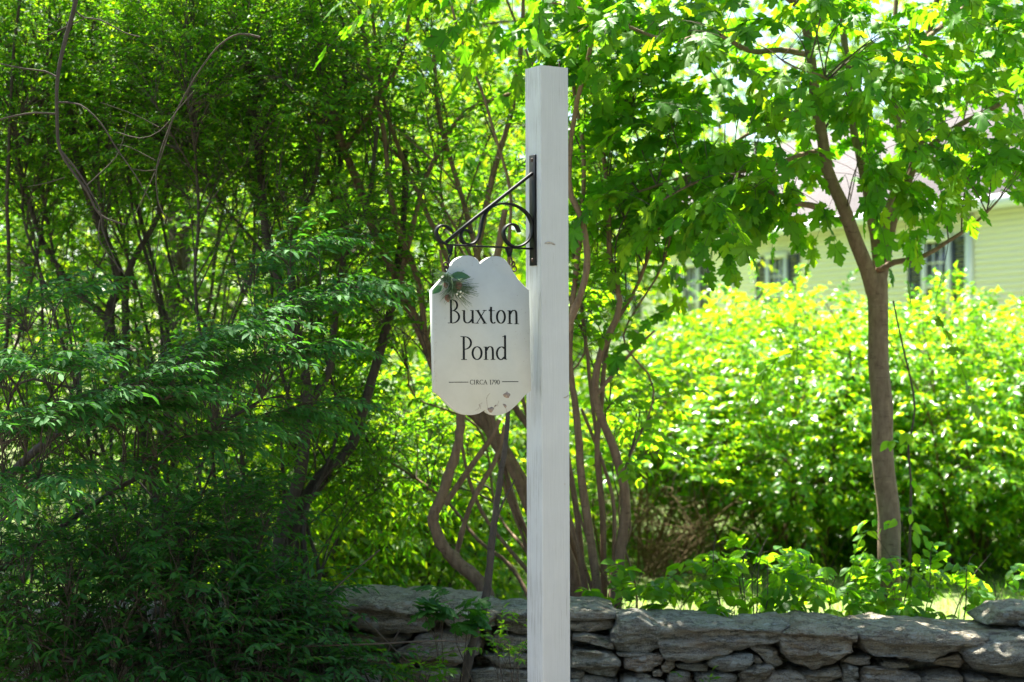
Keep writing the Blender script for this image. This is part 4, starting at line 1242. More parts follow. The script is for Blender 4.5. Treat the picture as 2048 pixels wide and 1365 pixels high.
# ------------------------------------------------------------------ maple
def maple():
    Y = 8.75
    base = at(1785, 1378, Y); base.z = 0
    S = [pxstem([(1788, 1420), (1782, 1150), (1772, 1000), (1766, 850), (1757, 700), (1752, 610), (1752, 572), (1754, 548)], Y, 30, 20)]
    S[0] = [[*p[:3], r / F * Y] for p, r in zip(S[0], (29, 23.5, 22.5, 21.5, 20.5, 20.5, 22, 18))]
    S.append(pxstem([(1748, 585), (1733, 535), (1712, 482), (1682, 400), (1655, 340), (1640, 240), (1625, 150), (1606, 0), (1596, -200), (1590, -480)], Y, 16.5, 7, -.3))
    S.append(pxstem([(1757, 570), (1756, 520), (1752, 470), (1737, 410), (1720, 304), (1703, 242), (1690, 52), (1686, -60), (1700, -300), (1720, -560)], Y, 11, 5, .5))
    S.append(pxstem([(1760, 575), (1770, 530), (1782, 480), (1795, 420), (1826, 340), (1846, 250), (1850, 100), (1872, 10), (1900, -150), (1930, -400)], Y, 11.5, 5, .1))
    S.append(pxstem([(1760, 540), (1772, 450), (1785, 380), (1800, 330), (1790, 200), (1788, 100), (1800, -60), (1800, -250)], Y, 9, 4, .8))
    S.append(pxstem([(1830, 330), (1870, 285), (1925, 245), (1985, 215), (2060, 180), (2200, 130)], Y, 8, 3, -.2))
    S.append(pxstem([(1690, 440), (1665, 440), (1632, 412), (1596, 406), (1540, 388), (1460, 345), (1385, 345), (1280, 380)], Y, 9, 2.5, -.5))
    S.append(pxstem([(1648, 300), (1600, 312), (1540, 330), (1470, 345), (1400, 360), (1300, 410)], Y, 6, 2, -.9))
    S.append(pxstem([(1632, 210), (1590, 225), (1540, 250), (1490, 270), (1400, 340), (1330, 420)], Y, 6, 2, .5))
    S.append(pxstem([(1618, 110), (1560, 100), (1500, 105), (1420, 72), (1340, 80), (1200, 30), (1080, 0)], Y, 7, 2, -1.2))
    S.append(pxstem([(1608, 20), (1500, -60), (1380, -90), (1240, -60), (1100, -40), (960, -10)], Y, 8, 2.5, -1.5))
    S.append(pxstem([(1655, 160), (1640, 150), (1590, 135), (1560, 122)], Y - .6, 3, 2, -.3))
    S.append(pxstem([(1762, 540), (1790, 524), (1850, 512), (1900, 485), (1950, 450), (1992, 405)], Y, 7, 2, -.5))
    S.append(pxstem([(1850, 80), (1910, 30), (1980, -20), (2080, -60)], Y, 6, 2, .6))
    S.append(pxstem([(1600, -60), (1480, -260), (1350, -380)], Y, 10, 4, -.4))
    S.append(pxstem([(1700, -300), (1600, -560), (1500, -760)], Y, 8, 3, .4))
    S.append(pxstem([(1900, -150), (2050, -350), (2200, -480)], Y, 8, 3, .4))
    blobs = [  # (px, py, Y, rx, ry, depth, n, shell)
        (1520, 150, 8.3, 300, 190, .9, 105, 3), (1860, 180, 8.4, 260, 230, .9, 85, 3), (1640, 330, 8.4, 250, 130, .9, 50, 3),
        (1420, 400, 8.3, 220, 80, .8, 58, 3), (1560, 400, 8.4, 110, 50, .6, 26, 3), (1880, 310, 8.4, 190, 60, .8, 26, 3), (1870, 405, 8.4, 150, 40, .6, 12, 3), (1250, 50, 8.0, 170, 90, .8, 50, 3), (1640, 430, 8.3, 110, 40, .6, 14, 3),
        (1290, 330, 8.6, 150, 160, .8, 28, 3), (1830, 595, 8.15, 55, 35, .2, 9, 3), (1700, 580, 8.3, 45, 25, .2, 4, 3), (2010, 500, 8.3, 25, 20, .1, 2, 3),
        (1450, 600, 8.5, 90, 40, .4, 3, 3), (1560, 690, 8.6, 90, 40, .3, 3, 3), (1980, 800, 8.4, 70, 50, .4, 6, 3), (2020, 690, 8.4, 40, 40, .3, 3, 3),
        (1650, -300, 8.8, 620, 330, 1.7, 250, 3), (2150, -50, 8.8, 250, 300, 1.2, 60, 3), (2350, -330, 9.0, 330, 260, 1.3, 130, 3),  # crown out of view; far right clump added to shade the wall
        (1000, -30, 7.6, 200, 60, .5, 24, 3), (700, 5, 7.6, 160, 35, .4, 14, 3), (330, 20, 7.8, 110, 40, .4, 16, 3)]
    P = sample_blob(blobs[:-2])
    qx, qy = proj(P)
    P = P[(qy < 372 + .12 * np.maximum(0, 1750 - qx)) | (RNG.random(len(P)) < .10)]
    qx, qy = proj(P)
    lx = np.interp(qy, [0, 150, 240, 340, 400, 482, 560], [1606, 1625, 1640, 1655, 1682, 1712, 1748])
    P = P[~((np.abs(qx - lx + 10) < 75) & (qy > 190) & (P[:, 1] < 8.9) & (RNG.random(len(P)) < .8))]
    plant("maple_tree", "young maple with forked grey trunk and broad lobed leaves behind the stone wall", "tree", base, S, P, LEAF_MAPLE, M["maple_leaf"], M["maple_bark"],
          0.104, per=7, slen=.34, singles=300, stem_name="limb", trunk_name="trunk", droop=.42, nflat=.42, twig_r=.0028, reach=1.5, clusters=7, lump=.06, outward=.5)
maple()

def canopy_tree(name, label, base, h, cr, n, leaf, mat, bark, size, r0, group=None, crown_lo=.35, per=12, slen=.6, squash=1.0, twig_r=.006, cats="tree", clusters=14):
    """A whole tree: tapered trunk, limbs, leafy crown."""
    base = Vector(base)
    top = base + Vector((RNG.normal(0, .2), RNG.normal(0, .2), h * .86))
    st = [stem_auto(base - Vector((0, 0, .1)), top, r0, r0 * .25, .03, .08, 8)]
    nl = 9
    for i in range(nl):
        t = crown_lo * .8 + (.9 - crown_lo * .8) * i / nl
        a = i * 2.4 + RNG.random()
        q = base + (top - base) * t
        L = cr * RNG.uniform(.65, .95) * (1.1 - .5 * t)
        st.append(stem_auto(q, q + Vector((math.cos(a) * L, math.sin(a) * L, L * .55)), r0 * .45 * (1.1 - t), r0 * .1, .12, .06, 5))
    zc = h * (1 + crown_lo) / 2
    d = nrm(RNG.normal(size=(n, 3))) * (RNG.random(n) ** .38)[:, None]
    lob = np.array([1 + .35 * noise.noise(Vector(q) * 2.2 + base) for q in d])
    P = np.array(base) + np.stack([d[:, 0] * cr * lob, d[:, 1] * cr * lob, zc + d[:, 2] * h * (1 - crown_lo) / 2 * lob * squash], -1)
    P = P[P[:, 2] > .3]
    return plant(name, label, cats, base, st, P, leaf, mat, bark, size, per=per, slen=slen, stem_name="limb", trunk_name="trunk", droop=.3, nflat=.5, twig_r=twig_r, reach=3.5, clusters=clusters, group=group)

# ------------------------------------------------------------------ tall hedge of arching shrubs
def hedge():
    for (px, Y, top, rx, n, base_px, label) in (
        (1330, 13.6, 690, 170, 330, 1330, "bright green bush left of the maple trunk with brown dead stems inside its base"),
        (1590, 13.9, 580, 260, 720, 1580, "broad sunlit yellow green bush between the post and the maple trunk"),
        (1900, 13.7, 600, 230, 600, 1890, "sunlit yellow green bush right of the maple trunk below the house window"),
        (2160, 13.4, 640, 190, 330, 2160, "yellow green bush at the right end of the hedge")):
        b = at(base_px, 1150, Y); b.z = 0
        st = []
        for k in range(16):
            tip = at(px + RNG.normal(0, rx * .55), top + abs(RNG.normal(0, 120)), Y + 1 + RNG.normal(0, .8))
            q = b + Vector((RNG.normal(0, .25), RNG.normal(0, .2), 0))
            st.append(stem_auto(q, tip, .012, .004, .22, .05, 6))
        zt = at(0, top, Y).z
        c = at(px, 706, Y)
        m = int(n * 3.4)
        d = nrm(RNG.normal(size=(m, 3))) * (RNG.random(m) ** .30)[:, None]
        rxm = rx / F * Y * 1.15
        lob = np.array([1 + .22 * noise.noise(Vector(q) * 2.5 + b) for q in d])
        P = np.stack([c.x + d[:, 0] * rxm * lob, Y + 1.0 + d[:, 1] * 2.0 * lob, np.abs(zt * .48 + d[:, 2] * zt * .52 * lob)], -1)
        # keep the arched hollow at the foot of the leftmost bush
        if base_px in (1330, 1580):
            hx, hy = proj(P)
            P = P[~((((hx - 1335) / 150) ** 2 + ((hy - 1130) / 170) ** 2 < 1) & (P[:, 1] < Y + 1.3))]
        if base_px == 1330:
            for k in range(80):
                a = at(1330 + RNG.normal(0, 28), 1210, Y - .5 + RNG.normal(0, .12)); a.z = .02
                t = at(1330 + RNG.normal(0, 95), 1000 + RNG.uniform(-20, 130), Y - .75 + RNG.normal(0, .2))
                st.append([[*p[:3], max(.0025, .0045 - .0004 * i)] for i, p in enumerate(stem_auto(a, t, .005, .003, .55, .05, 6))])
        plant("hedge_bush", label, "bush", b, st, P, LEAF_SIMPLE, M["hedge_leaf"], M["cane"], .072, per=18, slen=.42, singles=120, group="arching bushes of the hedge", droop=.22, nflat=.5, twig_r=.003, reach=2.2, outward=.7)
hedge()

# ------------------------------------------------------------------ leafy saplings along the far foot of the wall
def saplings():
    for i, (px, py, Y, rx, ry, n, h, lab) in enumerate((
        (1500, 1165, 8.35, 110, 75, 38, 1060, "leafy green sapling behind the wall left of the maple foot"),
        (1680, 1195, 8.30, 120, 60, 44, 1110, "low leafy sapling crowding the front of the maple trunk"),
        (1850, 1195, 8.35, 110, 60, 38, 1090, "leafy sapling behind the wall right of the maple foot"),
        (1400, 1205, 8.20, 80, 25, 14, 1170, "low row of rounded leaves peeping over the wall beside the saplings"),
        (1265, 1195, 8.15, 55, 35, 12, 1130, "small rounded leaf shoot behind the wall beside the brown stems"),
        (1980, 1190, 8.45, 50, 45, 10, 1150, "thin curling shoot behind the wall beside the raised end stone"))):
        b = at(px, 1250, Y); b.z = 0
        st = []
        for k in range(6 if n > 20 else 3):
            tip = at(px + RNG.normal(0, rx * .6), h + abs(RNG.normal(0, 40)), Y + RNG.normal(0, .12))
            st.append(stem_auto(b + Vector((RNG.normal(0, .06), RNG.normal(0, .05), 0)), tip, .006, .002, .12, .02, 5))
        P = sample_blob([(px, py, Y, rx, ry, .22, n, 3)])
        plant("sapling", lab, "sapling", b, st, P, LEAF_OVAL, M["sapling_leaf"], M["twig"], .072, per=10, slen=.24, singles=90 if n > 20 else 40, group="saplings along the wall", droop=.4, nflat=.45, twig_r=.0016, reach=.9, clusters=6)
    # shoots with leaves on the trunk's right side
    b = at(1815, 1230, 8.55); b.z = 0
    st = [pxstem([(1818, 1230), (1822, 1150), (1818, 1040), (1822, 960), (1818, 900), (1826, 820), (1812, 720), (1795, 640), (1788, 600)], 8.5, 3.0, 1.6)]
    P = np.array([tuple(at(x, y, 8.45)) for x, y in ((1815, 1010), (1822, 960), (1800, 1040), (1760, 1040), (1830, 1050), (1812, 900), (1820, 870), (1825, 1100), (1790, 1110), (1740, 1060))])
    plant("climbing_vine", "thin vine with oval leaves hanging beside the maple trunk", "vine", b, st, P, LEAF_OVAL, M["sapling_leaf"], M["twig"], .07, per=4, slen=.14, singles=40, droop=.5, twig_r=.0015, reach=.6, clusters=4)
saplings()

# ------------------------------------------------------------------ shrub thicket on the left
def thicket():
    G = "tall shrubs of the thicket"
    def shrub(label, bpx, Y, stems, blobs, auto=10, fan=(0, 0), leaf=LEAF_SMALL, mat="bush_leaf", size=.040, per=18, slen=.28, singles=200, bark="bush_bark", r=.016, dens=2.25, **kw):
        b = at(bpx, 1300, Y); b.z = 0
        st = list(stems)
        for k in range(auto):
            bl = blobs[k % len(blobs)]
            tip = at(bl[0] + RNG.normal(0, bl[3] * .5), bl[1] - bl[4] * RNG.uniform(-.2, .6), bl[2] + RNG.normal(0, bl[5] * .4))
            st.append(stem_auto(b + Vector((RNG.normal(0, .16), RNG.normal(0, .12), 0)), tip, r * RNG.uniform(.55, 1.0), .005, .16, .06, 7))
        P = sample_blob([(*q[:6], int(q[6] * dens), q[7]) for q in blobs])
        return plant("shrub", label, "shrub", b, st, P, leaf, M[mat], M[bark], size, per=per, slen=slen, singles=singles, group=G, **kw)
    S1 = [pxstem([(560, 1290), (545, 1180), (560, 1050), (600, 950), (612, 810), (600, 700), (545, 520), (520, 350), (500, 100)], 8.8, 16, 6),
          pxstem([(550, 1280), (545, 1160), (630, 965), (700, 895), (760, 700), (800, 500), (810, 300)], 8.8, 15, 6, .3),
          pxstem([(612, 815), (660, 740), (672, 640), (690, 520), (730, 420), (760, 250)], 8.85, 9, 4),
          pxstem([(600, 700), (585, 560), (590, 470), (640, 320), (660, 120)], 8.8, 7, 3)]
    shrub("dark stemmed shrub with fine leaves leaning over the left end of the visible wall", 555, 8.8, S1,
          [(480, 180, 9.0, 260, 260, .9, 860, 2.6), (620, 480, 8.9, 180, 170, .7, 120, 2.6), (430, 760, 8.8, 260, 170, .7, 110, 2.6), (560, -350, 8.9, 330, 260, 1.3, 230, 2.6), (640, 900, 9.2, 170, 140, .5, 90, 2.6)], auto=10)
    S2 = [pxstem([(390, 1290), (330, 1080), (300, 930), (255, 760), (215, 640), (240, 560), (190, 430), (150, 300), (120, 60)], 9.3, 15, 6),
          pxstem([(255, 760), (250, 600), (270, 520), (330, 400), (350, 200)], 9.3, 9, 4),
          pxstem([(215, 640), (130, 560), (60, 420), (20, 200)], 9.3, 8, 4)]
    shrub("tall shrub with many thin dark stems behind the leaning pale sprays at the left", 380, 9.3, S2,
          [(160, 200, 9.5, 280, 260, .9, 860, 2.6), (140, 560, 9.4, 260, 170, .7, 110, 2.6), (120, -330, 9.5, 360, 280, 1.2, 190, 2.6), (160, 860, 9.3, 220, 130, .6, 130, 2.6)], auto=12)
    # pale sprays reaching in from the lower left, nearest of all
    S3 = [pxstem([(-260, 1500), (-120, 1150), (40, 930), (230, 800), (420, 700), (640, 600)], 7.2, 12, 3, .5),
          pxstem([(-260, 1500), (-160, 1100), (-40, 900), (120, 810), (260, 770)], 6.8, 10, 3, 0),
          pxstem([(-240, 1500), (-60, 1200), (120, 1050), (330, 920), (520, 800)], 7.0, 10, 3, .5)]
    bands = []
    for x0, y0, x1, y1, Yb, n_, th in ((-60, 760, 170, 725, 6.7, 44, 16), (40, 880, 330, 740, 6.9, 66, 18), (300, 735, 520, 640, 7.2, 50, 16), (480, 650, 720, 560, 7.5, 50, 14), (-60, 890, 150, 810, 6.6, 40, 16), (190, 850, 400, 775, 7.0, 46, 16),
                                      (380, 760, 640, 690, 7.4, 44, 14), (-40, 985, 140, 935, 6.6, 32, 18), (200, 935, 470, 850, 7.1, 44, 16), (440, 560, 640, 480, 7.7, 34, 14), (480, 850, 650, 800, 7.5, 28, 12), (-40, 640, 160, 590, 7.3, 30, 16)):
        for q in range(6):
            t = (q + .5) / 6
            bands.append((x0 + (x1 - x0) * t, y0 + (y1 - y0) * t, Yb, abs(x1 - x0) / 9, th, .28, n_ // 5, 3))
    shrub("shrub with long layered sprays of pale bluish green leaves reaching in from the left", -240, 7.0, S3,
          bands, auto=6, mat="spray_leaf", size=.052, per=16, slen=.30, singles=300, dens=1.0, flat=.15, nflat=.22, tilt=(.55, -.15, .16), r=.010)
    # dark growth at the foot
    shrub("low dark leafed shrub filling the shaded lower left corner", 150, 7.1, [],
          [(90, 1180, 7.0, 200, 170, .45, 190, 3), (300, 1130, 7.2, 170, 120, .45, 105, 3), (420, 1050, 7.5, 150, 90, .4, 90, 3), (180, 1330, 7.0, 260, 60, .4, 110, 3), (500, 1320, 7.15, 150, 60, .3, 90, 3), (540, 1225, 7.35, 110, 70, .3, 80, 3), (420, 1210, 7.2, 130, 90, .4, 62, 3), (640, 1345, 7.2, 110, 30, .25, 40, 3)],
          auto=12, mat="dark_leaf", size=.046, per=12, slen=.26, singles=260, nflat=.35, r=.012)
    # off to the left and above: unseen leaf mass, added to shade the sprays
    shrub("tall shrub at the left border with dense small leaves and unseen added shade leaves above", -120, 9.6, [],
          [(-260, 250, 9.6, 260, 420, 1.0, 360, 2.6), (-220, 850, 9.2, 220, 250, .8, 220, 2.6), (-200, -300, 9.6, 300, 250, 1.0, 200, 2.6), (60, -330, 8.5, 330, 130, .6, 200, 2.6), (-60, -560, 8.3, 380, 150, .7, 280, 2.6)], auto=9, singles=0)
    shrub("dense shrub standing deep behind the dark stemmed shrubs", 300, 11.0, [],
          [(250, 640, 11.2, 320, 330, .8, 300, 2.6), (300, 150, 11.2, 380, 330, 1.0, 700, 2.6), (300, 1000, 11.0, 330, 160, .6, 170, 2.6), (350, -350, 11.3, 450, 260, 1.2, 110, 2.6)], auto=12, singles=120, size=.045, per=14, dens=1.0)
    # middle thicket: a fan of bare brown trunks
    T = [pxstem([(1168, 1260), (1140, 1130), (1090, 1030), (1040, 960), (1000, 890), (945, 830), (890, 790), (850, 690), (800, 570), (740, 440), (690, 300), (640, 120), (610, -80)], 8.7, 17, 6, .4),
         pxstem([(1160, 1260), (1090, 1110), (1035, 960), (980, 880), (955, 800), (930, 640), (960, 480), (1000, 300), (1040, 120), (1050, -60)], 8.7, 12, 4, .3),
         pxstem([(1172, 1260), (1150, 1100), (1100, 980), (1060, 850), (1020, 800), (990, 640), (930, 420), (880, 250), (860, 60)], 8.8, 10, 4, .3),
         pxstem([(850, 690), (835, 560), (780, 400), (770, 250), (735, 120), (710, -40)], 8.9, 7, 4),
         pxstem([(800, 570), (830, 430), (860, 330), (930, 220), (1040, 180)], 8.9, 6, 4, .2),
         pxstem([(930, 640), (880, 480), (810, 330), (760, 150), (740, 0)], 8.9, 6, 3, .2),
         pxstem([(1000, 890), (960, 760), (900, 620), (880, 500)], 8.6, 6, 3),
         pxstem([(912, 1110), (940, 1015), (985, 930), (1010, 850)], 8.5, 6, 4),
         pxstem([(890, 1010), (930, 950), (975, 885), (1000, 840)], 8.5, 7, 5),
         pxstem([(690, 300), (760, 200), (800, 120), (830, -40)], 9.0, 5, 3)]
    shrub("multi stemmed shrub with a fan of bare brown trunks behind the hanging sign", 1165, 8.7, T,
          [(760, 120, 9.2, 230, 200, .8, 150, 2.6), (930, 330, 9.3, 200, 170, .8, 110, 2.6), (800, 560, 9.1, 160, 170, .5, 90, 2.6), (850, -300, 9.2, 400, 260, 1.0, 260, 2.6), (760, 900, 9.5, 190, 160, .5, 90, 2.6), (700, 720, 9.3, 120, 150, .5, 60, 2.6)],
          auto=10, bark="thicket_bark", size=.055, per=12, slen=.32, singles=160, r=.016, dens=2.2)
    T2 = [pxstem([(1218, 1260), (1240, 1130), (1252, 1050), (1248, 980), (1225, 890), (1190, 795), (1205, 700), (1242, 600), (1222, 500), (1210, 380), (1190, 200)], 8.5, 12, 4),
          pxstem([(1200, 1260), (1188, 1110), (1168, 990), (1152, 860), (1142, 740), (1150, 560), (1165, 380), (1150, 150)], 8.5, 10, 4),
          pxstem([(1180, 1260), (1160, 1100), (1142, 950), (1100, 800)], 8.6, 8, 5),
          pxstem([(1190, 795), (1230, 745), (1270, 700), (1312, 662)], 8.5, 5, 2),
          pxstem([(1208, 1250), (1206, 1060), (1194, 900), (1205, 780), (1222, 660), (1280, 560), (1330, 420)], 8.6, 7, 3),
          pxstem([(1212, 1250), (1230, 1090), (1215, 960), (1160, 820)], 8.6, 5, 3)]
    shrub("slender multi stemmed shrub right of the post with pale brown stems", 1205, 8.5, T2,
          [(1240, 420, 8.7, 130, 170, .5, 60, 2.6), (1190, 620, 8.8, 80, 140, .4, 30, 2.6), (1260, 840, 8.8, 70, 120, .3, 18, 2.6), (1180, 180, 8.8, 150, 140, .5, 36, 2.6)],
          auto=3, bark="thicket_bark", mat="sapling_leaf", leaf=LEAF_OVAL, size=.065, per=9, slen=.28, singles=120, r=.008)
thicket()

def loose_branches():
    def one(name, label, cat, stems, bark, lump=.15, group=None, twist=0, sides=8):
        b = Vector(stems[0][0][:3])
        root = empty(name, b, label, cat, group)
        for i, st in enumerate(stems):
            S = spline(st, .03)
            g = Geo(); tube(g, S, sides if S[:, 3].max() > .006 else 5, lump, twist)
            g.build("stem" if i == 0 else "twig", bark, root, True)
    one("twisted_vine", "thick rope like twisted vine rising from the wall behind the sign", "vine",
        [pxstem([(985, 1240), (970, 1180), (950, 1155), (915, 1125), (882, 1085), (866, 1035), (882, 1000), (900, 940), (918, 880), (925, 810), (950, 700), (985, 560), (1010, 420)], 8.25, 16, 7, .2)], M["thicket_bark"], .35, None, .35, 6)
    one("twisted_vine", "bent brown vine curving close along the right side of the post", "vine",
        [pxstem([(1128, 670), (1150, 620), (1170, 560), (1174, 500), (1160, 430), (1140, 380), (1140, 300), (1155, 200), (1180, 100), (1200, -40)], 7.9, 8, 4)], M["thicket_bark"], .3)
    one("dead_stick", "dark dead stick leaning upright against the stone wall left of the post", "stick",
        [pxstem([(925, 1380), (945, 1290), (972, 1190), (985, 1070), (1000, 960), (1012, 880), (1018, 800)], 7.35, 10, 4, .3), pxstem([(985, 1080), (1000, 1020), (1030, 960)], 7.45, 3, 1.5)], M["bush_bark"], .3)
    one("hanging_branch", "bare brown branch hanging down at the upper left with forked twigs", "branch",
        [pxstem([(160, -60), (150, 10), (128, 90), (115, 160), (114, 235), (120, 300), (150, 350), (176, 385), (200, 430), (250, 450)], 6.7, 4.96, 1.86),
         pxstem([(120, 300), (160, 350), (200, 420), (205, 460), (240, 545)], 6.7, 2.48, 0.93),
         pxstem([(114, 155), (90, 143), (50, 138), (0, 128)], 6.7, 1.98, 1.36), pxstem([(112, 228), (70, 226), (30, 232), (-20, 245)], 6.7, 2.23, 1.61),
         pxstem([(152, 22), (168, 36), (200, 40), (250, 66), (280, 74)], 6.7, 1.86, 1.12), pxstem([(168, 38), (130, 55), (95, 70), (72, 62)], 6.7, 1.24, 0.74),
         pxstem([(118, 205), (160, 210), (200, 245), (235, 300), (270, 350), (300, 400)], 6.6, 1.86, 0.93), pxstem([(235, 265), (280, 277), (320, 262), (360, 215), (390, 180)], 6.55, 1.12, 0.62),
         pxstem([(130, 355), (95, 366), (55, 374)], 6.7, 1.24, 0.87), pxstem([(175, 370), (220, 328), (240, 300), (255, 240)], 6.6, 1.24, 0.62)], M["bush_bark"], .12)
    one("arching_twig", "long pale twig arching across the upper left leaves", "twig",
        [pxstem([(520, 75), (480, 68), (440, 90), (400, 140), (370, 190), (345, 240), (322, 300), (312, 350), (318, 410), (335, 440)], 7.0, 2.23, 1.12),
         pxstem([(312, 340), (290, 342), (265, 338)], 7.0, 1.12, 0.62), pxstem([(345, 240), (330, 290), (310, 345), (270, 430), (262, 450)], 7.0, 1.36, 0.74), pxstem([(312, 322), (260, 295), (235, 290)], 7.0, 0.93, 0.62), pxstem([(318, 255), (270, 230), (200, 205)], 7.0, 0.99, 0.56)], M["twig"], .1)
    one("hanging_branch", "thin bent twig dangling above the pale sprays at the left", "branch",
        [pxstem([(200, 440), (198, 480), (225, 520), (250, 550)], 6.9, 1.36, 0.74), pxstem([(320, 460), (312, 520), (306, 560), (300, 600)], 6.95, 0.99, 0.62)], M["twig"], .1)
    canes = [("long pale bramble cane arching over the dark foot of the thicket", [(330, 1350), (420, 1310), (560, 1262), (640, 1205), (700, 1150), (760, 1100)]),
             ("bramble cane bowing right across the dark wall stone", [(480, 1290), (560, 1240), (640, 1210), (690, 1215), (740, 1250), (790, 1300), (840, 1345)]),
             ("straight bramble cane lying low across the dark wall", [(400, 1330), (520, 1300), (640, 1292), (760, 1288), (860, 1282), (930, 1284)]),
             ("bramble cane branching up from the lower left shade", [(330, 1245), (420, 1235), (470, 1215), (540, 1185), (560, 1178)]),
             ("short bramble cane crossing below the wall slab", [(690, 1290), (720, 1330), (740, 1370), (745, 1400)]),
             ("thin bramble cane rising through the shaded stones", [(760, 1380), (775, 1310), (782, 1290), (800, 1260)]),
             ("upright bare stem among the dark leaves at the lower left", [(345, 1400), (345, 1290), (352, 1200), (360, 1140)]),
             ("slanting bare stem in front of the leaning shrub", [(465, 1215), (500, 1140), (520, 1080), (535, 1040)]),
             ("bramble cane slanting down at the wall's dark foot", [(520, 1340), (600, 1350), (700, 1372), (760, 1400)]),
             ("crooked grey twig in the shade at the lower left", [(340, 1270), (400, 1262), (430, 1225), (438, 1190), (420, 1165)])]
    for lab, pts in canes:
        one("bramble_cane", lab, "bramble", [pxstem(pts, 7.25 + RNG.uniform(-.25, .15), 2.3, 1.4)], M["twig"], .15, "bramble canes over the wall")
    one("stray_twig", "pale straw lying against the mossy stones right of the post", "twig", [pxstem([(1176, 1264), (1192, 1254), (1204, 1246)], 7.5, 1.1, .7)], M["pale_twig"])
    # dry seed pod on the wall top
    p = at(1892, 1269, 7.62)
    root = empty("seed_pod", p, "small dry brown seed pod lying on the wall top at the right", "seed pod")
    g = Geo(); tube(g, spline([[p.x - .055, p.y, p.z - .002, .002], [p.x - .03, p.y, p.z, .003], [p.x - .005, p.y, p.z + .003, .010], [p.x + .018, p.y, p.z + .003, .009], [p.x + .032, p.y, p.z, .002]], .006), 8, .2); g.build("pod", M["rust"], root, True)
loose_branches()

# ------------------------------------------------------------------ weeds at the near foot of the wall
def weeds():
    for lab, bpx, Y, rx, ry, cy_, n, size, per, slen, mat, leaf in (
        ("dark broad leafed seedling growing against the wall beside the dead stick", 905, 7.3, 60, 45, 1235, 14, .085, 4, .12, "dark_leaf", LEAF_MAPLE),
        ("small leafed weed at the wall's foot just left of the post", 1010, 7.25, 60, 50, 1280, 22, .034, 9, .14, "sapling_leaf", LEAF_SMALL),
        ("bright small weed at the bottom edge in front of the dark stones", 830, 7.2, 70, 25, 1350, 20, .045, 8, .14, "sapling_leaf", LEAF_SMALL),
        ("leafy weed under the bramble canes at the bottom", 660, 7.2, 60, 40, 1330, 18, .042, 8, .15, "dark_leaf", LEAF_SMALL),
        ("straggling leafy weed over the left end of the dark slab", 610, 7.3, 50, 60, 1250, 20, .042, 8, .16, "bush_leaf", LEAF_SMALL),
        ("tiny weed shoots at the bottom edge right of the post", 1390, 7.4, 40, 8, 1366, 6, .03, 6, .07, "sapling_leaf", LEAF_SMALL)):
        b = at(bpx, 1400, Y); b.z = 0
        st = [stem_auto(b + Vector((RNG.normal(0, .04), RNG.normal(0, .03), 0)), at(bpx + RNG.normal(0, rx * .5), cy_ - ry * .4, Y), .004, .0015, .1, .01, 5) for k in range(4)]
        P = sample_blob([(bpx, cy_, Y, rx, ry, .12, n, 3)])
        plant("weed", lab, "weed", b, st, P, leaf, M[mat], M["twig"], size, per=per, slen=slen, singles=60, group="weeds at the wall's foot", droop=.3, twig_r=.0012, reach=.8, clusters=6)
weeds()

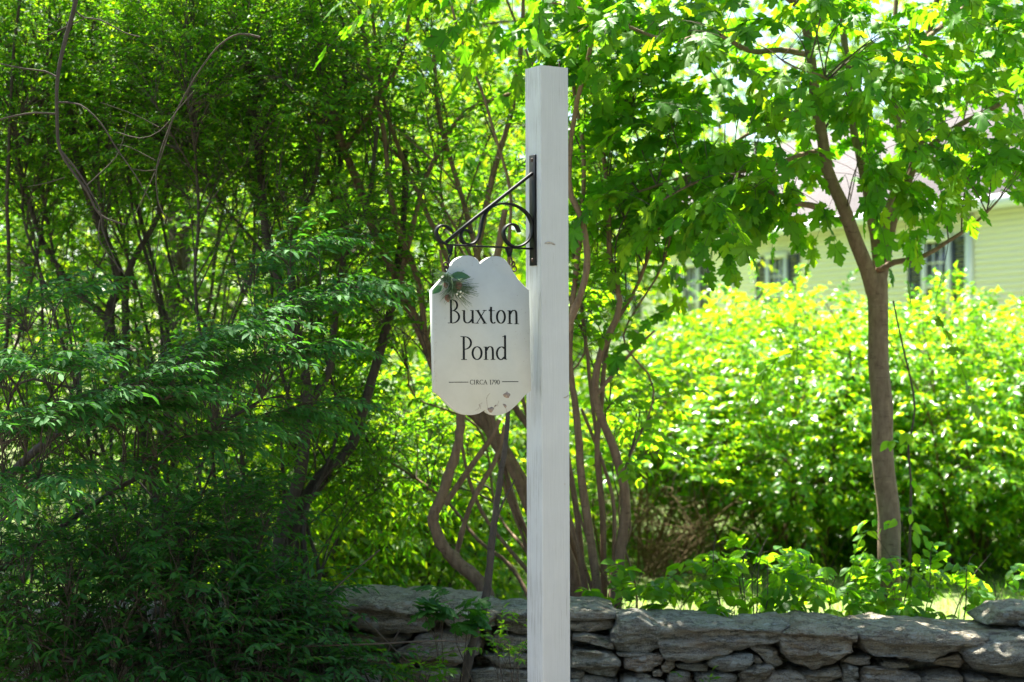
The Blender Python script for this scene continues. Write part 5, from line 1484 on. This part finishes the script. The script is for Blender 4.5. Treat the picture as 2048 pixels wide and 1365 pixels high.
# ------------------------------------------------------------------ woods behind
def woods():
    G = "trees beyond the lawn"
    T = [  # px, Y, height, crown radius, sprays, label
        (-150, 17, 10, 3.2, 420, "tall sunlit tree far behind the left border of the thicket"),
        (330, 16, 9, 2.8, 430, "sunlit tree seen in gaps behind the left shrubs"),
        (700, 18.5, 9, 2.9, 430, "yellow green tree glowing behind the leaning brown trunks"),
        (560, 25, 12, 3.8, 420, "larger sunlit tree far behind the dark stemmed shrub"),
        (60, 26, 13, 4.2, 420, "large tree far behind the upper left leaves"),
        (960, 27, 8.0, 3.4, 330, "rounded tree behind the hanging sign at the far side of the lawn"),
        (1060, 30, 7.5, 2.0, 200, "loose tree beside the far end of the house"),
        (-500, 22, 12, 4, 300, "tall tree far away beyond the left border"),
        (1430, 52, 15, 6.0, 330, "tall tree rising behind the far end of the house roof"),
        (1700, 50, 16, 6.0, 360, "tall tree rising behind the middle of the house roof"),
        (1980, 47, 15, 5.6, 330, "tall tree rising behind the near end of the house roof"),
        (2300, 40, 13, 5.0, 260, "tall tree beyond the right border behind the house"),
        (820, 36, 11, 4.2, 300, "tall pale green tree far behind the fan of brown trunks")]
    for px, Y, h, cr, n, lab in T:
        b = at(px, 800, Y); b.z = 0
        canopy_tree("tree", lab, b, h, cr, int(n * 2.2), LEAF_SIMPLE, M["far_leaf"], M["bush_bark"], .13 if Y < 30 else .22, .14, G, crown_lo=.10, per=14, slen=.85)
    # undergrowth of the lawn's far edge
    for px, Y, h, rx, lab in ((480, 14.5, 1.7, 1.1, "low sunlit bush behind the dark shrubs at the lower left"), (760, 15.5, 1.5, 1.0, "low sunlit bush behind the twisted vine"), (150, 14.5, 2.2, 1.3, "sunlit bush deep behind the lower left shade"),
                              (860, 11.6, 1.5, .55, "airy sunlit bush just beyond the wall behind the twisted vine"), (690, 11.2, 1.6, .6, "airy bush just beyond the wall between the dark shrub and the vine"), (960, 12.6, 1.7, .5, "loose leafy bush beyond the wall under the sign"), (590, 10.6, 1.4, .45, "small leafy bush close behind the dark end of the wall"), (1000, 19, 1.6, 1.2, "low bush across the lawn behind the sign"), (620, 21, 2.0, 1.6, "spreading bush far across the lawn")):
        b = at(px, 900, Y); b.z = 0
        st = [stem_auto(b + Vector((RNG.normal(0, .1), 0, 0)), b + Vector((RNG.normal(0, rx * .5), RNG.normal(0, .4), h * .9)), .012, .004, .2, .04, 5) for _ in range(8)]
        n = 420
        d = nrm(RNG.normal(size=(n, 3))) * (RNG.random(n) ** .35)[:, None]
        P = np.array(b) + np.stack([d[:, 0] * rx, d[:, 1] * .8, np.abs(h * .5 + d[:, 2] * h * .5)], -1)
        plant("bush", lab, "bush", b, st, P, LEAF_SIMPLE, M["far_leaf"], M["twig"], .075, per=14, slen=.4, group="low bushes beyond the lawn", droop=.25, nflat=.5, twig_r=.003, reach=2)
    # far-off wood closing the view
    n = 90000
    a = RNG.uniform(-1.1, 1.1, n)
    rr = 58 + RNG.uniform(0, 9, n)
    x, y = rr * np.sin(a), rr * np.cos(a)
    hmax = np.array([(11.5 if v < -.05 else 5.0) + 2.2 * noise.noise(Vector((v * 4.0, 1, 0))) + 1.2 * noise.noise(Vector((v * 17, 3, 0))) for v in a])
    z = hmax * RNG.random(n) ** .8
    pos = np.stack([x, y, z], -1)
    D = nrm(RNG.normal(size=(n, 3))); Nn = np.array([0, 0, 1.0]) + RNG.normal(0, .7, (n, 3))
    tv, tf = LEAF_SIMPLE
    X, Yv, Zv = leaf_frames(D, Nn); S = RNG.uniform(.25, .5, n)
    V = pos[:, None] + S[:, None, None] * (tv[None, :, 0:1] * X[:, None] + tv[None, :, 1:2] * Yv[:, None] + tv[None, :, 2:3] * Zv[:, None])
    g = Geo(); g.add(V.reshape(-1, 3), (tf[None] + (np.arange(n) * len(tv))[:, None, None]).reshape(-1, 3))
    o = g.build("far_wood", M["far_leaf"])
    tag(o, "far off green wood closing the view beyond the lawn", "woods", kind="stuff")
woods()

def added_road_wood():  # unseen leaves behind the camera, added and shaped to darken the post's front
    n = 80000
    a = RNG.uniform(math.radians(85), math.radians(198), n)
    rr = 10.5 + RNG.uniform(0, 5, n)
    x, y = rr * np.sin(a), rr * np.cos(a)
    hmax = np.array([(20 if 1.8 < v < 3.2 else 14) + 2.5 * noise.noise(Vector((v * 4.0, 9, 0))) for v in a])
    z = hmax * RNG.random(n) ** .9
    pos = np.stack([x, y, z], -1)[(y < -5.2) | (y > 3.2)]; n = len(pos)
    D = nrm(RNG.normal(size=(n, 3))); Nn = np.array([0, 0, 1.0]) + RNG.normal(0, .7, (n, 3))
    tv, tf = LEAF_SIMPLE
    X, Yv, Zv = leaf_frames(D, Nn); S = RNG.uniform(.25, .5, n)
    V = pos[:, None] + S[:, None, None] * (tv[None, :, 0:1] * X[:, None] + tv[None, :, 1:2] * Yv[:, None] + tv[None, :, 2:3] * Zv[:, None])
    g = Geo(); g.add(V.reshape(-1, 3), (tf[None] + (np.arange(n) * len(tv))[:, None, None]).reshape(-1, 3))
    o = g.build("added_shade_wood", M["wood_leaf"])
    tag(o, "green roadside wood facing the post across the road", "woods", kind="stuff")
added_road_wood()
